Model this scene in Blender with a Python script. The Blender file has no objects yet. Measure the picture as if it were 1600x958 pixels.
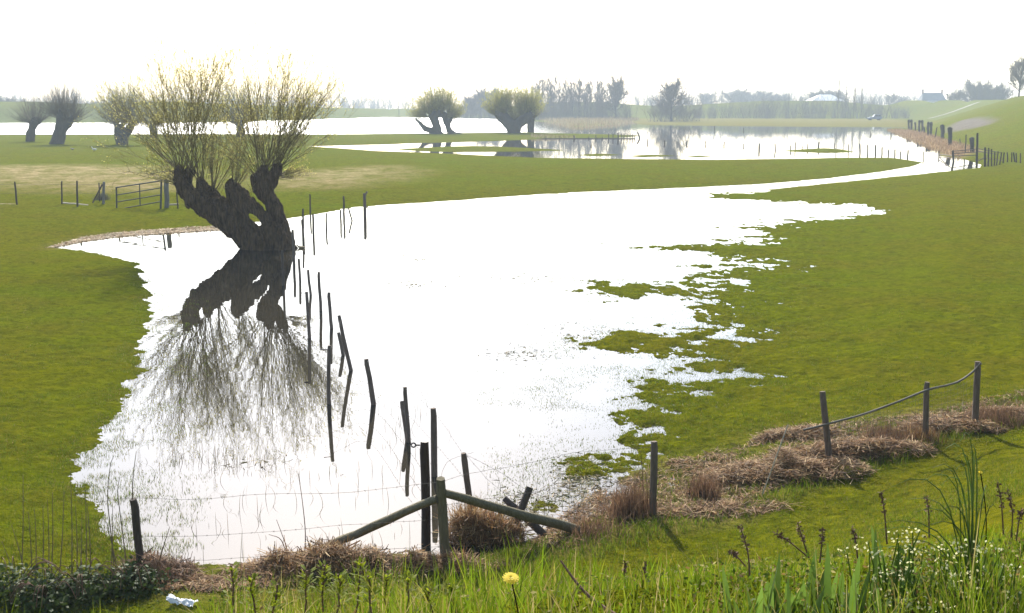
import bpy, math, random
import numpy as np
from mathutils import Vector

scn = bpy.context.scene
rng = np.random.default_rng(7)
random.seed(7)
R = math.radians

# ------------------------------------------------------------------ camera, sky, sun, exposure
F = 1715.0                      # focal length in photo pixels (photo 1600 x 958)
EYE = np.array([0.0, 0.0, 6.0])
PITCH = math.atan((479 - 165) / F)
cam_d = bpy.data.cameras.new('camera'); cam = bpy.data.objects.new('camera', cam_d)
scn.collection.objects.link(cam)
cam_d.sensor_width = 36.0; cam_d.lens = 36.0 * F / 1600
cam_d.clip_start = 0.05; cam_d.clip_end = 8000
cam.location = EYE; cam.rotation_euler = (R(90) - PITCH, 0, 0)
scn.camera = cam

SUN_EL, SUN_AZ = 36.0, -9.0     # degrees; azimuth from +Y towards +X
w = bpy.data.worlds.new('World'); scn.world = w; w.use_nodes = True
nt = w.node_tree; bg = nt.nodes['Background']
sky = nt.nodes.new('ShaderNodeTexSky'); sky.sky_type = 'NISHITA'; sky.sun_disc = False
sky.sun_elevation = R(SUN_EL); sky.sun_rotation = R(SUN_AZ)
sky.air_density = 1.0; sky.dust_density = 1.4; sky.ozone_density = 1.0; sky.altitude = 0
bg.inputs['Strength'].default_value = 0.15
nt.links.new(sky.outputs[0], bg.inputs['Color'])
sd = bpy.data.lights.new('sun', 'SUN'); sd.energy = 4.6; sd.angle = R(1.0); sd.color = (1.0, 0.95, 0.86)
sun = bpy.data.objects.new('sun', sd); scn.collection.objects.link(sun)
sv = Vector((math.sin(R(SUN_AZ)) * math.cos(R(SUN_EL)), math.cos(R(SUN_AZ)) * math.cos(R(SUN_EL)), math.sin(R(SUN_EL))))
sun.rotation_euler = sv.to_track_quat('Z', 'Y').to_euler(); sun.location = (0, 0, 60)
scn.view_settings.view_transform = 'Standard'; scn.view_settings.look = 'None'
scn.view_settings.exposure = 1.15; scn.view_settings.gamma = 1
scn.view_settings.use_curve_mapping = False
scn.cycles.use_denoising = True
scn.cycles.max_bounces = 8; scn.cycles.volume_bounces = 1
scn.cycles.transparent_max_bounces = 8

# ------------------------------------------------------------------ pixel <-> place
cp, sp_ = math.cos(PITCH), math.sin(PITCH)
def rays(px, py):
    x = (np.asarray(px, float) - 800) / F; y = -(np.asarray(py, float) - 479) / F
    return np.stack([x, cp + y * sp_, -sp_ + y * cp], -1)
def plane(px, py, z=0.0):
    d = rays(px, py); t = (z - 6.0) / d[..., 2]
    return EYE + d * t[..., None]
def vpl(px, py, Y):
    d = rays(px, py); t = Y / d[..., 1]
    return EYE + d * np.asarray(t)[..., None]
def ppm(Y, z=0.0):              # photo pixels per metre at distance Y
    return F / (Y * cp + (6 - z) * sp_)

# ------------------------------------------------------------------ noise
def _h2(ix, iy, s):
    n = (ix.astype(np.int64) * 374761393 + iy.astype(np.int64) * 668265263 + s * 1442695041) & 0x7fffffff
    n = ((n ^ (n >> 13)) * 1274126177) & 0x7fffffff
    return ((n ^ (n >> 16)) & 0xffff) / 65535.0
def vn2(x, y, s=0):
    x = np.asarray(x, float); y = np.asarray(y, float)
    ix = np.floor(x); iy = np.floor(y); fx = x - ix; fy = y - iy
    fx = fx * fx * (3 - 2 * fx); fy = fy * fy * (3 - 2 * fy)
    a = _h2(ix, iy, s); b = _h2(ix + 1, iy, s); c = _h2(ix, iy + 1, s); d = _h2(ix + 1, iy + 1, s)
    return (a + (b - a) * fx) * (1 - fy) + (c + (d - c) * fx) * fy
def fbm(x, y, o=4, s=0, g=0.5):
    v = 0; a = 1.0; t = 0
    for k in range(o):
        v = v + a * (vn2(x * 2 ** k + 17.3 * k, y * 2 ** k - 9.1 * k, s + k) * 2 - 1); t += a; a *= g
    return v / t
def vn3(x, y, z, s=0):
    iz = np.floor(z); fz = z - iz; fz = fz * fz * (3 - 2 * fz)
    a = vn2(x + iz * 37.7, y + iz * 91.3, s); b = vn2(x + (iz + 1) * 37.7, y + (iz + 1) * 91.3, s)
    return a + (b - a) * fz

# ------------------------------------------------------------------ flood outlines (traced, then laid on the plain)
def poly(pts, z=0.0):
    a = np.array(pts, float); return plane(a[:, 0], a[:, 1], z)[:, :2]
NEAR = poly([(84,386),(130,375),(200,366),(280,361),(340,357),(400,347),(455,341),(560,323),(700,314),(850,303),(1000,296),
  (1100,292),(1200,287),(1300,278),(1380,268),(1425,260),(1443,254),(1440,247),(1470,244),(1500,247),(1535,258),(1531,262),
  (1450,271),(1350,281),(1250,291),(1190,298),(1110,304),(1090,309),(1230,316),(1320,320),(1385,331),(1330,337),(1250,342),
  (1170,353),(1205,377),(1100,380),(1010,386),(1090,400),(1190,413),(1100,425),(1110,440),(980,444),(930,456),(1060,470),
  (1060,485),(1110,512),(960,520),(900,540),(1010,560),(1090,590),(1000,622),(960,645),(985,675),(950,700),(905,722),(960,735),
  (930,790),(890,815),(840,838),(790,860),(700,884),(640,872),(560,866),(490,884),(430,890),(330,887),(270,893),(215,885),
  (175,845),(150,800),(118,748),(150,690),(190,640),(217,590),(210,545),(240,490),(230,440),(215,412),(160,398)])
LAKE = poly([(-260,212),(0,211.5),(200,211),(400,210.5),(520,212),(640,224),(470,228),(540,232.5),(600,237),(700,240.5),(780,244.5),
  (850,247.5),(1000,249.5),(1100,250.5),(1200,249.5),(1300,247.5),(1400,247.3),(1443,254),(1470,244),(1466,236),(1440,226),
  (1410,213),(1385,203),(1395,200),(1470,203),(1470,201.5),(1390,198),(1300,197.5),(1150,196.5),(1000,194.5),(985,190),(960,195),
  (900,199),(880,194),(840,189.5),(740,184.5),(640,183.5),(530,183),(400,184.5),(150,190),(0,192),(-260,193)])
BANK = poly([(480,211),(560,210.5),(700,209),(830,207.5),(880,209.5),(1000,212),(990,214),(880,216),(800,219),(700,222),(600,223.8),(500,224.5),(400,225),(400,211)])
ISLETS = [poly(p) for p in ([(615,233.5),(680,230.5),(740,229),(800,230.5),(870,234),(885,235),(820,236),(700,237.2),(650,235.5)],
  [(898,242.5),(930,240.6),(975,242),(930,243.8)],[(978,243.8),(1010,242.2),(1060,243.5),(1000,245.6)],[(1066,244.6),(1090,243.2),(1120,244.2),(1090,245.6)],
  [(1218,236),(1250,233.6),(1285,232),(1315,233.4),(1337,237.8),(1290,238.6)])]
RIGHTISH = poly([(880,300),(1420,296),(1420,420),(1260,560),(1180,660),(1050,760),(830,800),(800,640),(760,520),(800,400)])

def pdist(P, q):
    d2 = np.full(len(P), 1e18); n = len(q)
    for i in range(n):
        a = q[i]; b = q[(i + 1) % n]; e = b - a
        t = np.clip(((P - a) @ e) / max(e @ e, 1e-9), 0, 1)
        v = P - a - t[:, None] * e
        d2 = np.minimum(d2, v[:, 0] ** 2 + v[:, 1] ** 2)
    return np.sqrt(d2)
def inside(P, q):
    c = np.zeros(len(P), bool); n = len(q); x = P[:, 0]; y = P[:, 1]
    for i in range(n):
        x0, y0 = q[i]; x1, y1 = q[(i + 1) % n]
        if y0 == y1: continue
        m = ((y0 > y) != (y1 > y)) & (x < (x1 - x0) * (y - y0) / (y1 - y0) + x0)
        c ^= m
    return c
def sdf(P, q):                  # negative inside
    return np.where(inside(P, q), -1, 1) * pdist(P, q)

# dikes: centreline x, y, crest height, half width of crest, run per metre of fall
DIKE = np.array([(-60,-14,4.5,5.4,1.75),(-20,-4,4.5,4.8,1.75),(0,-1.7,4.5,4.6,1.72),(7,0.6,4.5,4.5,1.75),(16,8,4.7,4.0,1.8),(30,19,5.6,3,2.4),(50,40,6.6,3,2.8),
  (69,68,7.1,3,3.0),(84,112,7.5,3,3.0),(96,165,8.0,3,3.0),(120,240,8.7,3,3.0),(157,340,8.8,3,3.1),(201,440,8.4,3,3.2),(212,505,8.4,4,3.2),(190,548,8.4,4,3.2),
  (140,562,8.3,4,3),(60,575,8.0,4,3),(-20,600,7.6,4,3)])
DIKE_L = np.array([(-420,400,7.6,4,3),(-300,400,7.5,4,3),(-130,425,7.4,4,3),(-95,540,5.2,4,3),(-75,640,4.2,4,3),(-40,740,4.2,4,3)])
def dike(P, D):
    z = np.full(len(P), -9.0)
    for i in range(len(D) - 1):
        a = D[i]; b = D[i + 1]; e = b[:2] - a[:2]
        t = np.clip(((P - a[:2]) @ e) / (e @ e), 0, 1)
        d = np.linalg.norm(P - a[:2] - t[:, None] * e, axis=1)
        q = a + t[:, None] * (b - a)
        zz = q[:, 2] - np.maximum(0, d - q[:, 3]) / q[:, 4]
        z = np.maximum(z, zz)
    return z
def smax(a, b, k):
    h = np.clip(0.5 + 0.5 * (a - b) / k, 0, 1)
    return b + (a - b) * h + k * h * (1 - h)

def hgt(x, y, full=False):
    x = np.atleast_1d(np.asarray(x, float)); y = np.atleast_1d(np.asarray(y, float))
    sh = x.shape; x = x.ravel(); y = y.ravel(); P = np.stack([x, y], 1)
    sn = sdf(P, NEAR); sl = sdf(P, LAKE)
    sl = np.maximum(sl, -sdf(P, BANK))
    for q in ISLETS: sl = np.maximum(sl, -sdf(P, q))
    s = np.minimum(sn, sl)
    near = np.clip((140 - y) / 60, 0, 1)
    rag = np.clip(0.5 - sdf(P, RIGHTISH) / 3.0, 0, 1)
    wob = (0.3 * fbm(x * 0.9, y * 0.9, 4, 3) + 0.4 * fbm(x * 2.6, y * 2.6, 5, 4, .75)) * near
    wob = wob + rag * (2.9 * fbm(x * 0.62, y * 0.75, 5, 11, 0.72))
    s2 = s + wob
    land = np.where(s2 > 0, 0.42 * (1 - np.exp(-np.maximum(s2, 0) / (5.0 + 11 * rag))) + 0.02 * np.minimum(s2, 1) * (1 - rag),
                    -0.5 * (1 - np.exp(np.minimum(s2, 0) / 4.0)))
    rg = rag * np.clip(1.15 - np.abs(s2 - .3) / 4.2, 0, 1)
    land = land + rg * 0.17 * fbm(x * 1.9, y * 1.9, 5, 23, 0.8) * np.clip(1 - y / 110, 0.1, 1)
    up = np.clip(s2 / 2, 0, 1) * np.clip(1 - y / 200, 0, 1)
    land = land + up * (0.06 * fbm(x * 0.35, y * 0.35, 3, 31) + 0.034 * fbm(x * 2.3, y * 2.3, 3, 33) + 0.03 * fbm(x * 5.5, y * 5.5, 3, 35))
    back = np.clip((y - 590) / 40, 0, 1) * np.clip((x - 10) / 30, 0, 1) * 4.5
    z = np.maximum(land, np.where(back > 0.01, back, -9))
    dk = np.maximum(dike(P, DIKE), dike(P, DIKE_L))
    dk = np.where(dk > -3, dk + 0.04 * fbm(x * 0.8, y * 0.8, 3, 41), dk)
    z = np.where(dk > z - 1.2, smax(z, dk, 0.5), z)
    if full: return z.reshape(sh), s2.reshape(sh), rag.reshape(sh)
    return z.reshape(sh)
def hit(px, py):                # where the ray of a photo pixel meets the ground
    d = rays(px, py)
    t = np.concatenate([np.linspace(2, 60, 700), np.geomspace(60.1, 1500, 900)])
    p = EYE + d * t[:, None]
    below = p[:, 2] < hgt(p[:, 0], p[:, 1])
    k = int(np.argmax(below)) if below.any() else len(t) - 1
    a, b = t[max(k - 1, 0)], t[k]
    for _ in range(12):
        m = (a + b) / 2; q = EYE + d * m
        if q[2] < hgt(q[0], q[1])[0]: b = m
        else: a = m
    return EYE + d * b

# ------------------------------------------------------------------ objects and properties
C = scn.collection
def tag(o, label=None, cat=None, group=None, kind=None):
    if label: o['label'] = label
    if cat: o['category'] = cat
    if group: o['group'] = group
    if kind: o['kind'] = kind
    return o
def empty(name, loc, label, cat, group=None):
    o = bpy.data.objects.new(name, None); C.objects.link(o); o.location = loc
    o.empty_display_size = 0.2
    return tag(o, label, cat, group)
class MB:
    def __init__(s): s.v = []; s.f = []; s.c = []; s.n = 0; s.m = []
    def add(s, v, f, col=None, mi=0):
        v = np.asarray(v, float).reshape(-1, 3); f = np.asarray(f, np.int64)
        s.v.append(v); s.f.append(f + s.n); s.n += len(v); s.m.append(np.full(len(f), mi))
        if col is not None:
            c = np.asarray(col, float)
            s.c.append(np.broadcast_to(c, (len(v), 3)) if c.ndim == 1 else c)
        else: s.c.append(np.ones((len(v), 3)))
    def tris(s):
        out = []
        for f in s.f: out.append(len(f) * (f.shape[1] - 2))
        return sum(out)
    def build(s, name, mat, parent=None, smooth=True, origin=None, color=False):
        v = np.concatenate(s.v); 
        if origin is not None: v = v - np.asarray(origin)
        me = bpy.data.meshes.new(name)
        loops = np.concatenate([f.ravel() for f in s.f]); tot = np.concatenate([np.full(len(f), f.shape[1]) for f in s.f])
        st = np.concatenate([[0], np.cumsum(tot)[:-1]])
        me.vertices.add(len(v)); me.vertices.foreach_set('co', v.astype(np.float32).ravel())
        me.loops.add(len(loops)); me.loops.foreach_set('vertex_index', loops.astype(np.int32))
        me.polygons.add(len(tot)); me.polygons.foreach_set('loop_start', st.astype(np.int32)); me.polygons.foreach_set('loop_total', tot.astype(np.int32))
        me.polygons.foreach_set('use_smooth', np.full(len(tot), smooth))
        ms = mat if isinstance(mat, (list, tuple)) else [mat]
        for m in ms: me.materials.append(m)
        if len(ms) > 1: me.polygons.foreach_set('material_index', np.concatenate(s.m).astype(np.int32))
        if color:
            a = me.color_attributes.new('Col', 'FLOAT_COLOR', 'POINT')
            c = np.concatenate(s.c); c = np.concatenate([c, np.ones((len(c), 1))], 1)
            a.data.foreach_set('color', c.astype(np.float32).ravel())
        me.update(calc_edges=True); me.validate()
        o = bpy.data.objects.new(name, me); C.objects.link(o)
        if parent is not None: o.parent = parent
        elif origin is not None: o.location = origin
        return o
    # -- shapes
    def tube(s, pts, rad, n=6, cap=True, col=None, mi=0, seed=None):
        p = np.asarray(pts, float); k = len(p); r = np.broadcast_to(np.asarray(rad, float), (k,)).copy()
        t = np.gradient(p, axis=0); t /= np.linalg.norm(t, axis=1)[:, None] + 1e-9
        ref = np.array([0, 0, 1.0]) if abs(t[:, 2]).mean() < 0.85 else np.array([0, 1.0, 0])
        u = np.cross(t, ref); u /= np.linalg.norm(u, axis=1)[:, None] + 1e-9
        v = np.cross(t, u)
        a = np.arange(n) * 2 * math.pi / n
        rr = r[:, None] * np.ones((1, n))
        if seed is not None:
            g = np.random.default_rng(seed); rr = rr * (1 + 0.07 * g.standard_normal((1, n)) + 0.03 * g.standard_normal((k, n)))
        V = p[:, None] + (u[:, None] * np.cos(a)[None, :, None] + v[:, None] * np.sin(a)[None, :, None]) * rr[..., None]
        i = np.arange(k - 1)[:, None] * n; j = np.arange(n)[None]; j2 = (j + 1) % n
        fc = np.stack([i + j, i + j2, i + n + j2, i + n + j], -1).reshape(-1, 4)
        s.add(V.reshape(-1, 3), fc, col, mi)
        if cap:
            for e, o in ((0, 1), (k - 1, 0)):
                ring = V[e]; c = ring.mean(0); vv = np.concatenate([ring, c[None]])
                q = np.arange(n); ff = np.stack([q, (q + 1) % n, np.full(n, n)], 1)
                s.add(vv, ff if e else ff[:, ::-1], col, mi)
    def box(s, c, sx, sy, sz, rz=0, col=None, mi=0, taper=1.0):
        c = np.asarray(c, float); ca, sa = math.cos(rz), math.sin(rz)
        V = []
        for z, k in ((-.5, 1), (.5, taper)):
            for x, y in ((-.5, -.5), (.5, -.5), (.5, .5), (-.5, .5)):
                X, Y = x * sx * k, y * sy * k
                V.append((c[0] + X * ca - Y * sa, c[1] + X * sa + Y * ca, c[2] + z * sz))
        s.add(V, [(3,2,1,0),(4,5,6,7),(0,1,5,4),(1,2,6,5),(2,3,7,6),(3,0,4,7)], col, mi)
    def blades(s, P, h, wd, lean, col, az=None, ang=None, seg=1, droop=0.5):
        """many leaf blades at once: P (n,3) roots, h heights, wd widths, lean sideways reach / height"""
        n = len(P); az = rng.uniform(0, 2 * math.pi, n) if az is None else az
        fa = rng.uniform(0, 2 * math.pi, n) if ang is None else ang
        h = np.broadcast_to(h, (n,)); wd = np.broadcast_to(wd, (n,)); lean = np.broadcast_to(lean, (n,))
        side = np.stack([np.cos(fa), np.sin(fa), np.zeros(n)], 1) * wd[:, None] / 2
        dr = np.stack([np.cos(az), np.sin(az), np.zeros(n)], 1)
        V = []
        for k in range(seg):
            t = k / seg; f = (1 - t ** 1.6 * 0.75)
            c = P + dr * (lean * h * t ** 2)[:, None]; c = c + np.array([0, 0, 1]) * (h * (t - droop * lean * 0.35 * t ** 2))[:, None]
            V += [c - side * f, c + side * f]
        tip = P + dr * (lean * h)[:, None] + np.array([0, 0, 1]) * (h * (1 - droop * lean * 0.35))[:, None]
        V.append(tip)
        V = np.stack(V, 1); m = V.shape[1]
        fs = []
        base = np.arange(n)[:, None] * m
        for k in range(seg - 1):
            fs.append(base + np.array([[2*k, 2*k+1, 2*k+3]])); fs.append(base + np.array([[2*k, 2*k+3, 2*k+2]]))
        k = seg - 1; fs.append(base + np.array([[2*k, 2*k+1, 2*k+2]]))
        c = np.asarray(col, float)
        if c.ndim == 2: c = np.repeat(c, m, axis=0)
        s.add(V.reshape(-1, 3), np.concatenate(fs), c)

def sub(o):
    return [c for c in bpy.data.objects if c.parent == o]
def dup(o, loc=None, rz=None, sc=None, label=None, parent=None):
    c = o.copy(); C.objects.link(c)
    if parent is not None: c.parent = parent
    if loc is not None: c.location = loc
    if rz is not None: c.rotation_euler = (o.rotation_euler[0], o.rotation_euler[1], rz)
    if sc is not None: c.scale = sc if hasattr(sc, '__len__') else (sc, sc, sc)
    if label: c['label'] = label
    for ch in sub(o): dup(ch, parent=c)
    return c
ORD = ['first','second','third','fourth','fifth','sixth','seventh','eighth','ninth','tenth','eleventh','twelfth','thirteenth','fourteenth',
       'fifteenth','sixteenth','seventeenth','eighteenth','nineteenth','twentieth']

# ------------------------------------------------------------------ materials
def mat(name, c1, c2=None, rough=0.8, scale=6.0, stretch=(1, 1, 1), bump=0.0, bscale=None, attr=False, trans=0.0, spec=0.3, metal=0.0, vary=0.0):
    m = bpy.data.materials.new(name); m.use_nodes = True; t = m.node_tree; b = t.nodes['Principled BSDF']
    N = t.nodes.new; L = t.links.new
    b.inputs['Roughness'].default_value = rough; b.inputs['Specular IOR Level'].default_value = spec; b.inputs['Metallic'].default_value = metal
    tc = N('ShaderNodeTexCoord'); mp = N('ShaderNodeMapping'); mp.inputs['Scale'].default_value = stretch; L(tc.outputs['Object'], mp.inputs[0])
    n = N('ShaderNodeTexNoise'); n.inputs['Scale'].default_value = scale; n.inputs['Detail'].default_value = 6; n.inputs['Roughness'].default_value = 0.65
    L(mp.outputs[0], n.inputs['Vector'])
    mx = N('ShaderNodeMix'); mx.data_type = 'RGBA'
    rmp = N('ShaderNodeMapRange'); rmp.inputs[1].default_value = 0.3; rmp.inputs[2].default_value = 0.7; L(n.outputs[0], rmp.inputs[0])
    L(rmp.outputs[0], mx.inputs[0]); mx.inputs[6].default_value = (*c1, 1); mx.inputs[7].default_value = (*(c2 or c1), 1)
    out = mx.outputs[2]
    if attr:
        a = N('ShaderNodeVertexColor'); a.layer_name = 'Col'
        mu = N('ShaderNodeMix'); mu.data_type = 'RGBA'; mu.blend_type = 'MULTIPLY'; mu.inputs[0].default_value = 1
        L(out, mu.inputs[6]); L(a.outputs[0], mu.inputs[7]); out = mu.outputs[2]
    L(out, b.inputs['Base Color'])
    if bump:
        n2 = N('ShaderNodeTexNoise'); n2.inputs['Scale'].default_value = bscale or scale * 2; n2.inputs['Detail'].default_value = 8
        L(mp.outputs[0], n2.inputs['Vector']); bp = N('ShaderNodeBump'); bp.inputs['Strength'].default_value = bump; bp.inputs['Distance'].default_value = 0.05
        L(n2.outputs[0], bp.inputs['Height']); L(bp.outputs[0], b.inputs['Normal'])
    if name == 'willow_bark': bp.inputs['Distance'].default_value = 0.16
    if trans:
        tr = N('ShaderNodeBsdfTranslucent'); L(out, tr.inputs[0]); ms = N('ShaderNodeMixShader'); ms.inputs[0].default_value = trans
        L(b.outputs[0], ms.inputs[1]); L(tr.outputs[0], ms.inputs[2]); L(ms.outputs[0], t.nodes['Material Output'].inputs[0])
    return m
M = dict(
    bark=mat('willow_bark', (0.022,0.014,0.008), (0.135,0.086,0.048), 0.95, 3.2, (3.2,3.2,0.7), 1.0, 5, spec=0.03)
    ,
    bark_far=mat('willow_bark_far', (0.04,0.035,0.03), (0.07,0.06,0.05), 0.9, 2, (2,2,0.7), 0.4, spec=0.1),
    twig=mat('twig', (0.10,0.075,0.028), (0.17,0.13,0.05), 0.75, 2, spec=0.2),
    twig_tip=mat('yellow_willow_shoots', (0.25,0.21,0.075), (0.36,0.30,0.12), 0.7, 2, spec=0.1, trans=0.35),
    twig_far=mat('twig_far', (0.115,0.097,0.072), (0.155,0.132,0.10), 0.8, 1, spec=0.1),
    twig_green=mat('twig_yellowish', (0.17,0.15,0.045), (0.22,0.19,0.06), 0.8, 1, spec=0.1),
    bud=mat('willow_leaf_buds', (0.58,0.54,0.13), (0.72,0.62,0.22), 0.6, 3, trans=0.65),
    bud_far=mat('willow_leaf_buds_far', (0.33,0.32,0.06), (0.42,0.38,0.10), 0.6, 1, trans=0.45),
    post=mat('weathered_post_wood', (0.085,0.062,0.046), (0.18,0.135,0.10), 0.85, 10, (4,4,0.5), 0.5, 20, spec=0.25),
    post_dark=mat('dark_post_wood', (0.04,0.029,0.022), (0.085,0.065,0.05), 0.8, 8, (4,4,0.5), 0.4, 20, spec=0.25),
    post_red=mat('dark_reddish_post', (0.022,0.012,0.011), (0.035,0.02,0.018), 0.55, 6, (3,3,0.4), 0.2, 20),
    post_moss=mat('mossy_round_wood', (0.10,0.088,0.05), (0.19,0.16,0.095), 0.85, 9, (3,3,0.7), 0.6, 25, spec=0.2),
    post_grey=mat('grey_gatepost_wood', (0.12,0.11,0.095), (0.2,0.185,0.16), 0.85, 8, (4,4,0.5), 0.4, spec=0.2),
    iron=mat('dark_gate_iron', (0.02,0.022,0.024), (0.045,0.045,0.045), 0.6, 9, spec=0.4),
    wire=mat('rusty_wire', (0.06,0.055,0.05), (0.10,0.08,0.06), 0.6, 20),
    pipe=mat('grey_pipe', (0.10,0.088,0.07), (0.16,0.14,0.11), 0.7, 12, spec=0.15),
    grass=mat('grass_blades', (1,1,1), None, 0.65, 1, attr=True, trans=0.5, spec=0.08),
    straw=mat('dry_straw', (1,1,1), None, 0.7, 1, attr=True, trans=0.25, spec=0.2),
    stem=mat('dry_stem', (0.16,0.11,0.06), (0.22,0.16,0.09), 0.8, 9),
    deadstem=mat('dark_dead_stem', (0.085,0.042,0.022), (0.15,0.08,0.042), 0.8, 9),
    leaf=mat('broad_green_leaf', (0.075,0.13,0.018), (0.12,0.18,0.03), 0.5, 8, attr=True, trans=0.55, spec=0.2),
    bramble=mat('bramble_leaf', (0.024,0.045,0.008), (0.055,0.08,0.016), 0.65, 6, trans=0.3, spec=0.22),
    whitefl=mat('cream_blossom', (0.52,0.48,0.22), (0.72,0.68,0.40), 0.6, 8, trans=0.4),
    yellow=mat('dandelion_yellow', (0.80,0.55,0.01), (0.85,0.66,0.03), 0.5, 40, trans=0.25),
    bag=mat('white_plastic', (0.72,0.74,0.76), (0.8,0.82,0.84), 0.35, 6, trans=0.3),
    plank=mat('pale_driftwood', (0.30,0.25,0.18), (0.42,0.36,0.27), 0.8, 8, (0.5,4,4)),
    roof=mat('grey_roof_tiles', (0.10,0.105,0.12), (0.14,0.145,0.16), 0.7, 0.5),
    wall=mat('pale_wall', (0.45,0.42,0.38), (0.5,0.47,0.42), 0.9, 0.4),
    barnroof=mat('pale_barn_roof', (0.55,0.55,0.56), (0.62,0.62,0.62), 0.5, 0.4),
    glass=mat('dark_window', (0.02,0.025,0.03), None, 0.1, 1, spec=0.5),
    brick=mat('chimney_brick', (0.16,0.09,0.07), (0.2,0.12,0.09), 0.9, 2),
    blue=mat('pale_blue_paint', (0.07,0.095,0.13), (0.10,0.125,0.165), 0.5, 0.5, spec=0.25),
    tyre=mat('black_rubber', (0.015,0.015,0.016), None, 0.8, 5),
    duck=mat('brown_feathers', (0.16,0.11,0.05), (0.30,0.22,0.11), 0.7, 25),
    goose=mat('grey_feathers', (0.13,0.12,0.11), (0.22,0.2,0.18), 0.7, 15),
    whiteb=mat('pale_feathers', (0.6,0.58,0.55), (0.72,0.7,0.66), 0.7, 15),
    road=mat('pale_track', (0.19,0.18,0.145), (0.27,0.255,0.21), 0.9, 0.5),
)

# ------------------------------------------------------------------ ground sheet
def band(pts_px):               # a patch outlined in the photo, laid on the plain
    return np.array([hit(x, y)[:2] for x, y in pts_px])
STRAW = [poly([(-60,262),(100,260),(215,262),(300,272),(330,290),(280,300),(120,303),(60,297),(-60,294)], .3),
         poly([(440,272),(520,268),(600,262),(640,270),(600,284),(520,294),(430,297),(400,285)], .3),
         poly([(70,386),(90,383),(130,373),(200,364),(280,359),(350,355),(345,351),(270,354),(190,358),(130,366),(80,378)], .2)]
DEBRIS = [poly([(820,838),(860,800),(930,750),(1000,725),(1080,700),(1160,690),(1210,668),(1290,664),(1400,660),(1500,640),(1620,618),
                (1620,652),(1540,672),(1460,690),(1380,712),(1310,724),(1270,748),(1190,772),(1130,800),(1040,812),(960,812),(900,842)], .2),
          poly([(225,905),(250,885),(300,884),(340,882),(430,884),(500,866),(560,858),(640,862),(710,868),(790,845),(850,838),(760,885),(700,892),(600,893),(400,902),(300,912)], .2)]
SOIL = band([(1480,207),(1478,200),(1500,189),(1520,184),(1540,184),(1556,188),(1548,194),(1520,201)])
REED = poly([(1385,203),(1410,204),(1440,208),(1480,222),(1510,230),(1530,240),(1500,247),(1472,242),(1440,227),(1410,214)])
TAN = poly([(985,187),(1150,186),(1400,188),(1470,199),(1395,200),(1150,197),(1000,195),(960,196),(900,200),(850,191),(870,185)])

dr_ = [0.25, 0.7, 1.2] + list(np.linspace(1.7, 4.5, 16)) + list(np.linspace(4.8, 12.2, 40))
pys = np.concatenate([np.arange(960, 300, -1.7), np.arange(300, 176, -0.72)])
rows = np.concatenate([dr_, 10290 / (pys - 165), [1150, 1500, 2000]])
dense = np.linspace(-30, 30, 740)
cols = np.radians(np.concatenate([dense, np.linspace(34, 326, 60)]))
RR, AA = np.meshgrid(rows, cols, indexing='ij')
gx = RR * np.sin(AA); gy = np.where(np.abs(((AA + math.pi) % (2*math.pi)) - math.pi) < R(31), RR, RR * np.cos(AA))
gx = np.where(np.abs(((AA + math.pi) % (2*math.pi)) - math.pi) < R(31), RR * np.tan(AA), gx)
gz, gs, grag = hgt(gx, gy, True)
nr, nc = gx.shape
V = np.stack([gx, gy, gz], -1).reshape(-1, 3)
i = np.arange(nr - 1)[:, None] * nc; j = np.arange(nc)[None]; j2 = (j + 1) % nc
fc = np.stack([i + j, i + nc + j, i + nc + j2, i + j2], -1).reshape(-1, 4)[:, ::-1]
P2 = V[:, :2]
def soft(q, wdt): return np.clip(0.5 - sdf(P2, q) / wdt, 0, 1)
n1 = fbm(V[:, 0] * 0.5, V[:, 1] * 0.5, 4, 51); n2_ = fbm(V[:, 0] * 1.1, V[:, 1] * 0.7, 5, 55, .7)
ms = np.zeros(len(V))
for q, wd_ in zip(STRAW, (8, 8, 1.5)): ms = np.maximum(ms, (.55 if wd_ < 2 else 1) * soft(q, wd_) * np.clip(0.62 + 1.0 * n2_, 0, 1))
for q in DEBRIS: ms = np.maximum(ms, soft(q, 1.2) * np.clip(0.74 + 1.3 * n1, 0, 1))
mr = np.maximum(soft(REED, 2.0), 0.3 * soft(TAN, 10))
mso = soft(SOIL, 3.0)
gm = MB(); gm.add(V, fc, np.stack([ms, mso, mr], 1))
fan = np.stack([np.arange(nc), (np.arange(nc) + 1) % nc, np.full(nc, nc)], 1)
ring0 = V[:nc]; gm.add(np.concatenate([ring0, [[0, 0, hgt(0, 0)[0]]]]), fan, (0, 0, 0))
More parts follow.
